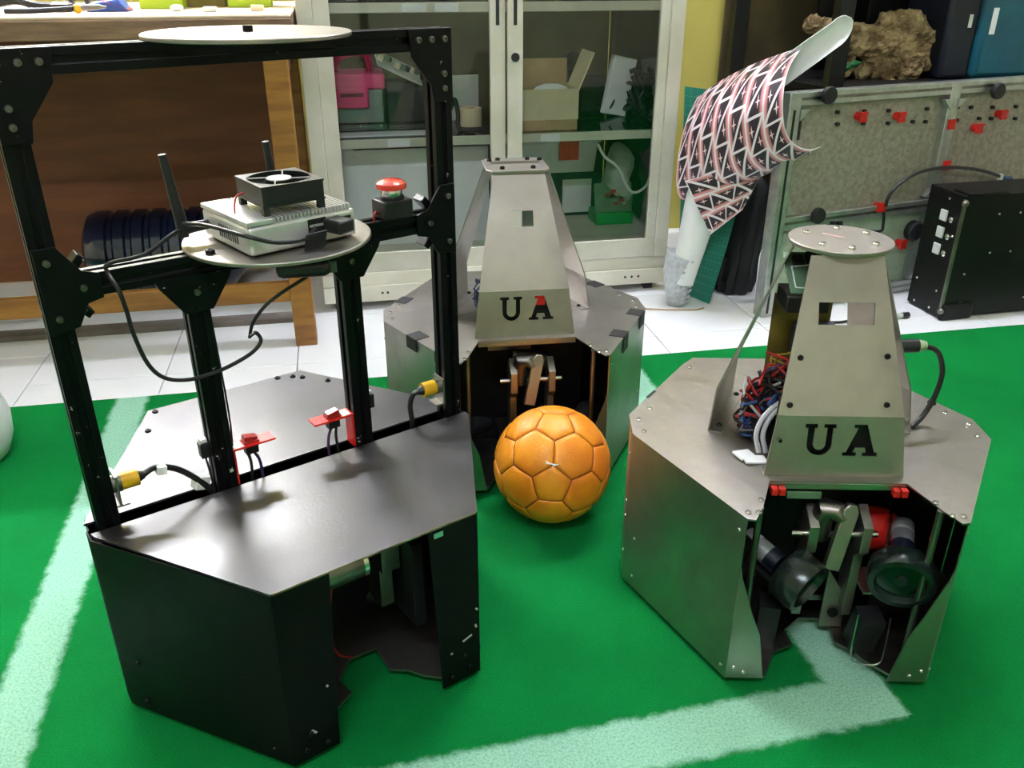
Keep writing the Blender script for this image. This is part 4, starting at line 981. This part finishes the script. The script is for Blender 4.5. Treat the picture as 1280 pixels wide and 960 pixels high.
# lower bay, right
x0, x1, _, _ = sp(700, 744, 232, 285, 2.84)
cr = empty('green_crate', ((x0+x1)/2, 2.86, ZL), 0, 'dark green crate with a white front card in the lower bay', 'crate')
w2 = (x1-x0)/2
G().bx(-w2-.03, w2+.01, 0, .18, 0, .150).build('body', mat('dark_green_plastic', '123a30', .5), cr, bev=.004)
G().bx(-w2+.01, w2-.015, -.004, 0, .012, .125).build('front_card', M['white'], cr)
x0, x1, _, _ = sp(640, 746, 192, 232, 2.84)
tb = empty('storage_tub', ((x0+x1)/2, 2.85, ZL+.150), 0, 'white plastic tub with a red label on the green crate', 'tub')
w2 = (x1-x0)/2
G().add([(-w2+.01, 0, 0), (w2-.01, 0, 0), (w2-.01, .15, 0), (-w2+.01, .15, 0), (-w2, -.008, .10), (w2, -.008, .10), (w2, .158, .10), (-w2, .158, .10)], [(0,3,2,1), (4,5,6,7), (0,1,5,4), (1,2,6,5), (2,3,7,6), (3,0,4,7)]).build('body', M['white'], tb, bev=.004)
G().bx(-w2-.008, w2+.008, -.016, .166, .100, .112).build('lid', M['white'], tb, bev=.003)
G().bx(.012, .078, -.0165, -.0125, .045, .118).build('red_label', M['red'], tb)
x0, x1, _, _ = sp(747, 793, 232, 285, 2.70)
gb = empty('circuit_package', ((x0+x1)/2, 2.72, ZL), 0, 'green tray packed with circuit parts behind the right glass door', 'package')
w2 = (x1-x0)/2
G().bx(-w2, w2, 0, .10, 0, .040).build('green_tray', mat('bright_green_plastic', '12a04a', .4), gb, bev=.003)
G().box((0, .03, .085), (w2*2, .004, .095), (-.25, 0, 0)).build('circuit_board', M['pcb'], gb)
for k in range(10): G().box((rng.uniform(-w2+.01, w2-.01), .018+rng.uniform(0, .008), .06+rng.uniform(0, .055)), (.014, .008, .010), (-.25, 0, 0)).build('component', [M['wred'], M['darkgrey'], M['card']][k % 3], gb)
pts = [(747, 180), (756, 196), (768, 205), (776, 215), (781, 228), (790, 240), (801, 238), (810, 228), (816, 205)]
tag(G().tube(smooth_path([gy(*p, 2.64) for p in pts], 6), .0045, 8).build('white_cable', M['white']), 'white cable hanging in a loop behind the right glass door', 'cable')
bgc = gy(802, 225, 2.74)
bgm = G().ball((0, 0, .13), .12, 20, sc=(.42, .5, 1.05)); bgm.v = [(x+.010*math.sin(40*z+30*y), y+.010*math.sin(35*x+50*z), z) for x, y, z in bgm.v]
tag(bgm.build('plastic_bag', mat('pale_plastic_bag', 'a8b4a6', .35, 0, '8e9a8c', 14, 5, .3, 30), loc=(.905, 2.80, ZL)), 'pale crumpled plastic bag beside the circuit package in the cabinet', 'bag')
# upper shelf
rw = empty('wire_bundle', (.66, 2.66, ZU), 0, 'tangled red and purple wires on the upper glass shelf', 'wire')
for k in range(14):
    pts = [(rng.uniform(-.10, .12), rng.uniform(-.04, .06), rng.uniform(.004, .045)) for _ in range(6)]; pts.sort()
    G().tube(smooth_path(pts, 6), .003, 6).build('wire', [M['wred'], M['wpurple'], M['wred'], M['cable']][k % 4], rw)
x0 = gy(420, 4, 2.62).x
um = empty('motor_driver', (.03, 2.64, ZU), 0, 'dark electronics tray on the upper glass shelf behind the left door', 'electronics')
G().bx(-.05, .06, 0, .10, 0, .03).bx(.08, .33, .02, .10, 0, .05).build('tray', M['navy'], um, bev=.003)
for k in range(6): G().bx(-.04+k*.06, -.01+k*.06, -.004, .02, .004, .02+.006*(k % 3)).build('component', [M['darkgrey'], M['grey'], M['plastic']][k % 3], um)
tag(G().ball((0, 0, .018), .03, 12, sc=(1.1, .8, .6)).build('yellow_sponge', M['yellow'], loc=(.555, 2.66, ZU)), 'small yellow sponge on the upper glass shelf', 'sponge')
tag(G().bx(-.12, .12, 0, .12, 0, .10).build('black_box', M['plastic'], loc=(.82, 2.78, ZU), bev=.005), 'black box on the upper glass shelf beside red wires', 'box')

# ================================================================== TEST PANEL (aluminium profile frame with boards)
PYAW = math.radians(12.5); PO = Vector((1.265, 2.28, -.005))
TP = empty('test_panel', PO, PYAW, 'aluminium profile frame holding grey perforated boards with red clips', 'panel')
W1 = 1.02
for s0 in (-.052, .541, W1):
    p = G().bx(s0-.020, s0+.020, -.020, .020, 0, .645).build('upright', M['profile'], TP, bev=.002)
    G().bx(s0-.004, s0+.004, -.0206, -.0198, .01, .60).build('slot', M['rubberseal' if s0 < 0 else 'profile'], p)
for za in (.628, .282, .022):
    p = G().bx(-.032, W1-.02, -.018, .018, za-.018, za+.018).build('rail', M['profile'], TP, bev=.002)
    G().bx(-.030, W1-.022, -.0186, -.0178, za-.004, za+.004).build('slot', M['alu_dark'], p)
for (a, b) in ((-.032, .521), (.561, W1-.02)):
    G().bx(a, b, .002, .008, .30, .61).build('upper_board', M['board'], TP)
    G().bx(a, b, .002, .008, .04, .264).build('lower_board', M['boardlow'], TP)
for s0, z, r in ((-.010, .600, 1), (.505, .598, -1), (.577, .598, 1), (-.010, .256, 1), (.505, .310, -1), (.505, .045, -1), (-.010, .310, 1)):
    g = G().sheet([[(0, 0), (r*.030, 0), (0, -.030 if z > .5 or z == .256 else .030)]], Matrix.Translation((s0-r*.022, -.024, z)) @ UPX, .02); g.build('corner_bracket', M['profile'], TP, bev=.001)
def PL(px, py):
    n = Vector((-math.sin(PYAW), math.cos(PYAW), 0)); d = ray(px, py); q = CP + d*((PO-CP).dot(n)/d.dot(n)) - PO
    return q.x*math.cos(PYAW)+q.y*math.sin(PYAW), q.z
for p in ((1025, 117), (1235, 112), (1012, 266)):
    s0, z = PL(*p); G().lathe([(.012, 0), (.012, .010), (.023, .012), (.024, .020), (.022, .026), (.010, .027)], (s0, -.018, z), (0, -1, 0), 20).build('rubber_foot', M['rubber'], TP)
for p in ((1072, 145), (1120, 145), (1182, 154), (1217, 159), (1247, 142), (1176, 205), (1095, 257), (1122, 303)):
    s0, z = PL(*p)
    c_ = G().cyl((s0, .002, z), (s0, -.026, z), .012, n=12).build('red_clip', M['red'], TP)
    for k in range(4): a = PI/4+k*PI/2; G().bx(s0+.011*math.cos(a)-.005, s0+.011*math.cos(a)+.005, -.027, -.018, z+.013*math.sin(a)-.005, z+.013*math.sin(a)+.005).build('clip_jaw', M['red'], c_)
for p in ((1046,140),(1046,155),(1080,139),(1078,154),(1110,138),(1109,154),(1158,136),(1156,152),(1140,152),(1196,134),(1213,134),(1240,134),(1269,133),(1195,150),(1223,148),(1238,148),(1268,148)):
    s0, z = PL(*p); G().cyl((s0, .002, z), (s0, -.008, z), .0055, n=10).build('black_plug', M['plastic'], TP)
g = G()
for i in range(-1, 26):
    for j in range(14):
        s0, z = .0+i*.038, .33+j*.020
        if (-.02 < s0 < .51 or .57 < s0 < W1-.03) and rng.random() < .8: g.box((s0, .0018, z), (.0022, .0006, .0022))
g.build('perforation', M['rubberseal'], TP, smooth=0)['kind'] = 'stuff'
s0, z = PL(995, 163); G().bx(s0-.013, s0+.013, -.004, .002, z-.026, z+.026).build('black_cutout', M['plastic'], TP)
pts = [(1098, 255), (1100, 246), (1106, 236), (1118, 225), (1135, 215), (1155, 209), (1178, 207), (1200, 208), (1222, 212), (1240, 218)]
G().tube(smooth_path([(PL(*p)[0], -.030, PL(*p)[1]) for p in pts], 5), .005, 8).build('cable', M['cable'], TP)
s0, z = PL(1250, 226); G().bx(s0-.018, s0+.012, -.036, -.010, z-.020, z+.018).build('blue_plug', mat('blue_plug', '1d4a66', .4), TP, bev=.003)
s0, z = PL(1240, 221); G().box((s0, -.03, z), (.012, .012, .03)).build('plug_tip', M['white'], TP)
pts = [(1097, 262), (1096, 278), (1093, 286), (1075, 286), (1052, 283), (1042, 278)]
G().tube(smooth_path([(PL(*p)[0], -.026, PL(*p)[1]) for p in pts], 5), .0045, 8).build('cable', M['cable'], TP)
for p in ((1034, 280), (1042, 280)): s0, z = PL(*p); G().bx(s0-.008, s0+.006, -.03, .0, z-.014, z+.014).build('cable_clamp', M['plastic'], TP)
s0, z = PL(1138, 287); sk = G().lathe([(.028, 0), (.032, .004), (.032, .022), (.026, .028)], (s0, .0, z), (0, -1, 0), 24).build('socket', M['darkgrey'], TP)
G().bx(s0-.008, s0+.008, -.0285, -.027, z-.016, z+.016).build('socket_face', M['plastic'], sk)
s0, z = PL(1137, 330); G().bx(s0-.026, s0+.026, -.004, .001, z-.06, z+.05).build('vent_plate', mat('grey_green_plate', '7d8a7d', .5), TP)

# ================================================================== BLACK CONTROL CASE
BXo = empty('control_case', (1.712, 2.127, -.005), math.radians(2), 'black metal case with three white switches beside the perforated panel', 'case')
Lc, Dc, Hc = .62, .155, .372
G().bx(0, Lc, 0, Dc, .006, Hc).build('body', M['blackcase'], BXo, bev=.002)
for x in (.03, Lc-.03):
    for y in (.03, Dc-.03): G().cyl((x, y, 0), (x, y, .008), .014).build('foot', M['rubber'], BXo)
G().bx(-.006, .002, -.004, .004, .02, Hc-.01).build('corner_strip', M['alu_dark'], BXo)
for z in (.03, Hc-.02): G().ball((-.003, -.003, z), .010, 12).build('corner_cap', M['alu_dark'], BXo)
G().bx(-.002, .10, -.012, .012, .0, .05).build('corner_guard', M['blackcase'], BXo, bev=.006)
G().box((.07, .03, Hc+.004), (.13, .07, .008)).build('top_handle', M['blackcase'], BXo, bev=.003)
for i, z in enumerate((.300, .250, .200)):
    sw = G().bx(-.006, 0, .058, .086, z-.016, z+.016).build('switch', M['white'], BXo, bev=.002)
    G().lathe([(.009, 0), (.009, .008), (.005, .011)], (0, .034, z-.004), (-1, 0, 0), 12).build('knob', M['steel'], sw)
bolts(BXo, [(0, y, z) for y, z in ((.065, .350), (.02, .25), (.13, .09), (.035, .08), (.12, .02), (.05, .022))], M['steel'], .004, .003, (-1, 0, 0), 'screw')
bolts(BXo, [(x, 0, z) for x, z in ((.12, .315), (.19, .315), (.26, .315), (.12, .20), (.19, .20), (.26, .20), (.05, .14), (.29, .14), (.06, .05), (.28, .05))], M['steel'], .004, .003, (0, -1, 0), 'screw')
# loose plug with its cable on the tiles
a = gz(1120, 397, 0)
lp = empty('power_plug', (a.x, a.y, -.005), 0, 'grey metal plug on a black cable lying on the white tiles', 'plug')
G().cyl((-.045, 0, .009), (.02, .002, .009), .008, n=14).build('plug_body', M['grey'], lp)
G().cyl((.02, .002, .009), (.042, .003, .009), .0095, n=14).build('plug_end', M['plastic'], lp)
G().tube(smooth_path([(-.045, 0, .006), (-.12, .01, .005), (-.20, .0, .005), (-.28, .05, .005)], 6), .004, 8).build('cable', M['cable'], lp)

# ================================================================== BACKGROUND RACK AND WHAT STANDS ON IT
fx = gy(1048, 60, 2.64).x; bxp = gy(923, 40, 3.10).x
RK = empty('shelf_rack', (2.1, 2.9, -.005), 0, 'black metal shelf rack against the yellow wall', 'rack')
def RR(g, name, m, bev=.002, parent=None):
    g.v = [(x-2.1, y-2.9, z+.005) for x, y, z in g.v]; return g.build(name, m, parent or RK, bev=bev)
for x, y in ((fx, 2.64), (bxp, 3.10), (2.75, 2.64), (2.75, 3.10)): RR(G().bx(x-.026, x+.026, y-.02, y+.02, -.005, 1.85), 'post', M['rack'])
for z in (.10, .585, 1.16, 1.84):
    P = [(bxp, 3.12), (fx-.02, 2.62), (2.77, 2.62), (2.77, 3.12)]
    RR(G().plate(P, z, z+.018), 'shelf', M['rack'])
RR(G().bx(1.72, 2.77, 3.10, 3.115, .12, 1.84), 'back_sheet', M['rack'])
RR(G().bx(gy(903, 40, 3.17).x, 1.76, 3.165, 3.175, .05, 1.84), 'wall_shade_sheet', mat('painted_wall_shade', '4d431c', .8, 0, '352c12', 5, 4))  # dark sheet added as painted shade over the yellow wall behind the rack
px_box('black_crate', 1078, 1138, -40, 60, 2.98, .10, M['blackcase'], 'black crate behind the gnarled driftwood on the rack', 'crate', .603)
# driftwood
dw = empty('driftwood', (gy(1100, 60, 2.78).x, 2.80, .603), 0, 'gnarled brown driftwood root standing on the black rack', 'driftwood')
ox = dw.location.x
def dp(px, py, Y=2.78): p = gy(px, py, Y); return Vector((p.x-ox, Y-2.80, p.z-.603))
g = G()
for pts, rs in ((((1008, 28), (1040, 38), (1075, 48), (1110, 62)), (.030, .042, .055, .06)), (((1110, 40), (1128, 60), (1135, 85), (1128, 104)), (.05, .065, .06, .03)),
                (((1100, 30), (1130, 28), (1150, 40), (1158, 70), (1160, 85)), (.03, .04, .045, .035, .015)), (((1075, 50), (1085, 75), (1072, 100)), (.045, .03, .018)),
                (((1090, 60), (1105, 85), (1112, 104)), (.05, .035, .02)), (((1050, 45), (1062, 75), (1050, 100)), (.03, .022, .014)), (((1120, 35), (1140, 22), (1150, 28)), (.03, .022, .014))):
    P = [dp(*p, Y=2.78+.03*rng.uniform(-1, 1)) for p in pts]; sp_ = smooth_path(P, 4)
    rr = [rs[min(len(rs)-1, int(i/4))]*(1-(i/4 % 1)) + rs[min(len(rs)-1, int(i/4)+1)]*(i/4 % 1) for i in range(len(sp_))]
    g.tube(sp_, [q*.82 for q in rr], 12)
# a sound foot so that it stands on the shelf
g.tube([dp(1112, 100), Vector((dp(1112, 100).x, 0, .012))], [.05, .055], 12)
d_ = g.build('trunk', M['drift'], dw)
rm = d_.modifiers.new('remesh', 'REMESH'); rm.mode = 'VOXEL'; rm.voxel_size = .0065
tx = bpy.data.textures.new('gnarl', 'CLOUDS'); tx.noise_scale = .05; tx.noise_depth = 5
ds = d_.modifiers.new('gnarl', 'DISPLACE'); ds.texture = tx; ds.strength = .06
tx2 = bpy.data.textures.new('crack', 'CLOUDS'); tx2.noise_scale = .016; tx2.noise_depth = 3
ds2 = d_.modifiers.new('crack', 'DISPLACE'); ds2.texture = tx2; ds2.strength = .018; ds.mid_level = .5
for k, p in enumerate(((1048, 78), (1058, 84), (1066, 80))):
    c0 = dp(*p, Y=2.72); lf = G()
    lf.add([c0+Vector((-.03, 0, -.004)), c0+Vector((0, -.008, .014)), c0+Vector((.035, 0, .004)), c0+Vector((0, -.004, -.014)), c0+Vector((0, -.012, 0))], [(0,4,1), (1,4,2), (2,4,3), (3,4,0)])
    lf.build('leaf', M['leaf'], dw)
# teal case and dark cases
px_box('teal_case', 1212, 1300, -60, 104, 2.70, .30, M['teal'], 'teal plastic case standing on the black rack', 'case', .603, .02)
tc_ = bpy.data.objects['teal_case']
G().bx(-.105, -.085, -.001, .0005, .14, .22).build('white_sticker', M['paper'], tc_)
px_box('navy_case', 1170, 1209, -60, 104, 2.72, .24, M['navy'], 'dark navy case between the driftwood and the teal case', 'case', .603, .015)
G().bx(.015, .028, -.001, .0005, .16, .20).build('white_sticker', M['paper'], bpy.data.objects['navy_case'])

# ================================================================== PRINTED SHEET, MAT, ROLLS, BAG
def surf(rows, name, mats, uvs, parent=None, thick=.0016):
    """two-sided curved sheet from a grid of points"""
    n, k = len(rows), len(rows[0]); V = [p for r in rows for p in r]; uv = [q for r in uvs for q in r]
    nr = []
    for i in range(n):
        for j in range(k):
            a = rows[min(i+1, n-1)][j]-rows[max(i-1, 0)][j]; b = rows[i][min(j+1, k-1)]-rows[i][max(j-1, 0)]
            nn = a.cross(b); nr.append(nn.normalized() if nn.length > 1e-9 else Vector((0, 1, 0)))
    B = [p+q*thick for p, q in zip(V, nr)]; N = n*k; g = G(); F0, F1, F2 = [], [], []
    for i in range(n-1):
        for j in range(k-1):
            a, b, c, d = i*k+j, i*k+j+1, (i+1)*k+j+1, (i+1)*k+j
            F0.append((a+N, b+N, c+N, d+N)); F1.append((d, c, b, a))
    rim = [j for j in range(k)] + [i*k+k-1 for i in range(1, n)] + [(n-1)*k+j for j in range(k-2, -1, -1)] + [i*k for i in range(n-2, 0, -1)]
    for a, b in zip(rim, rim[1:]+rim[:1]): F2.append((b, a, a+N, b+N))
    g.add(V+B, F0+F1+F2); g.mi = [0]*len(F0)+[1]*(len(F1)+len(F2))
    return g.build(name, mats, parent, smooth=60, uv=uv+uv)
def lerp_curve(c, t):
    sp_ = c; x = t*(len(sp_)-1); i = min(int(x), len(sp_)-2); f = x-i
    return sp_[i].lerp(sp_[i+1], f)
PS = empty('printed_sheet', (1.06, 2.40, -.005), 0, 'curled sheet printed with pink and black triangles beside the cabinet', 'sheet')
off = Vector((1.06, 2.40, -.005))
Rr = smooth_path([gy(*p) for p in ((1003, 60, 2.36), (988, 82, 2.28), (980, 112, 2.22), (979, 145, 2.20), (984, 168, 2.20), (996, 182, 2.21), (1012, 187, 2.23), (1026, 183, 2.25))], 6)
Lr = smooth_path([gy(*p) for p in ((872, 122, 2.50), (860, 148, 2.46), (851, 180, 2.43), (847, 208, 2.42), (846, 230, 2.42), (850, 246, 2.42), (860, 250, 2.43), (872, 246, 2.44))], 6)
Mr = smooth_path([gy(*p) for p in ((930, 86, 2.44), (912, 112, 2.36), (902, 150, 2.31), (903, 185, 2.30), (908, 212, 2.30), (920, 227, 2.31), (935, 227, 2.33), (948, 220, 2.34))], 6)
rows, uvs = [], []
for i in range(40):
    t = i/39; r_, u_ = [], []
    for j in range(48):
        s = j/47; a, m_, b = lerp_curve(Rr, s), lerp_curve(Mr, s), lerp_curve(Lr, s)
        p = a*((1-t)*(1-2*t)) + m_*(4*t*(1-t)) + b*(t*(2*t-1)); r_.append(p-off); u_.append((t*7.0, s*4.6))
    rows.append(r_); uvs.append(u_)
surf(rows, 'curled_face', [M['pattern'], M['paper']], uvs, PS)
# white tongue of the sheet's back
ax = [gy(962, 104, 2.36), gy(1020, 62, 2.33), gy(1048, 42, 2.33), gy(1066, 24, 2.34)]
rows, uvs = [], []
for i in range(16):
    t = i/15; c0 = lerp_curve(ax, t); wd = .040*(1-.10*t)*(math.sqrt(max(0.02, 1-((t-.72)/.28)**2)) if t > .72 else 1)
    d = (ax[-1]-ax[0]).normalized(); up = Vector((0, -1, 0)).cross(d).normalized(); up = up if up.z > 0 else -up; fw = Vector((0, -1, 0))
    rows.append([c0 + up*wd*math.sin(q) - fw*wd*.55*math.cos(q) - off for q in [(-1.2+2.4*j/8) for j in range(9)]]); uvs.append([(0, 0)]*9)
surf(rows, 'white_tongue', [M['paper'], M['paper']], uvs, PS)
# flat lower layer with rows of triangles
q4 = [gy(856, 226, 2.34), gy(962, 198, 2.31), gy(928, 262, 2.31), gy(888, 293, 2.315)]
rows, uvs = [], []
for i in range(10):
    t = i/9
    rows.append([(q4[0].lerp(q4[1], j/9)).lerp(q4[3].lerp(q4[2], j/9), t)-off for j in range(10)]); uvs.append([(t*3+.02, j/9*2.6) for j in range(10)])
surf(rows, 'lower_layer', [M['pattern'], M['paper']], uvs, PS)
# sheet stands on its rolled core
G().tube([gy(852, 352, 2.385)-off, gy(870, 285, 2.375)-off, gy(880, 238, 2.39)-off], [.036, .047, .049], 24).build('rolled_core', M['paper'], PS)
bw = G().tube([Vector((.990, 2.405, .002))-off, gy(846, 340, 2.395)-off, gy(854, 318, 2.39)-off], [.030, .042, .050], 20)
bwo = bw.build('bubble_wrap', M['bubble'], PS)
proto = None
for i in range(9):
    for k in range(6):
        a0, a1 = Vector((.990, 2.405, .002))-off, gy(854, 318, 2.39)-off; t = (i+.5)/9; c0 = a0.lerp(a1, t); an = -2.6+k*.42; r = .031+.019*t
        pt = c0+Vector((math.cos(an)*r, math.sin(an)*r, 0))
        if proto is None: proto = G().ball((0, 0, 0), .0055, 8).build('bubble', M['bubble'], bwo, loc=pt)
        else: inst(proto, bwo, pt)
# cutting mat
a, b, c2_, d2 = Vector((1.035, 2.515, -.004)), gz(886, 380, -.004), gy(950, 120, 2.50), gy(856, 108, 2.515)
rows, uvs = [], []
for i in range(20):
    t = i/19
    rows.append([(a.lerp(b, j/11)).lerp(d2.lerp(c2_, j/11), t) + Vector((0, -.03*math.sin(PI*t)*(j/11), 0)) for j in range(12)]); uvs.append([(j/11, t) for j in range(12)])
tag(surf(rows, 'cutting_mat', [M['matgreen'], M['matgreen']], uvs), 'green gridded cutting mat leaning behind the printed sheet', 'mat')
# black bag
bg = G(); prof = [(.02, 0), (.060, .004), (.068, .04), (.066, .12), (.066, .20), (.062, .28), (.05, .34), (.012, .375)]
bg.lathe(prof, n=28); bg.v = [(x*.9+z*.10+.006*math.sin(9*math.atan2(y, x)+z*20), y*.75+.006*math.cos(7*math.atan2(y, x)), z) for x, y, z in bg.v]
pb_ = gz(925, 372, 0)
tag(bg.build('black_bag', M['bag'], loc=(pb_.x+.01, pb_.y+.075, -.005)), 'tall black cloth bag standing beside the cutting mat', 'bag')
a = gz(895, 368, 0)
g = G(); pts = [(.022*math.cos(k*.5)+.004*math.sin(k*.9), .016*math.sin(k*.5), .005+.0012*k) for k in range(44)]
tag(g.tube(pts, .004, 6).build('cable_coil', M['cable'], loc=(a.x, a.y+.045, -.005)), 'small black cable coil on the tiles beside the cutting mat', 'cable')
tag(G().tube(smooth_path([(.84, 2.39, -.002), (.93, 2.36, -.002), (1.02, 2.34, -.002), (1.06, 2.35, -.002)], 6), .0022, 6).build('brown_string', M['card']), 'thin brown string lying on the white tiles', 'string')
# white tub at the left edge of the view
wt = empty('white_bucket', (-.852, 1.79, 0), 0, 'white rounded plastic bucket standing on the carpet', 'bucket')
G().lathe([(.085, 0), (.098, .012), (.112, .05), (.116, .09), (.108, .13), (.090, .16), (.085, .16), (.102, .128), (.108, .09), (.09, .02), (.02, .012)], n=36).build('body', M['white'], wt)
G().tube([(.112*math.cos(a), .112*math.sin(a)*.3-.0, .14+.05*abs(math.sin(a))) for a in [PI*k/12 for k in range(13)]], .003, 6).build('handle', M['steel'], wt)
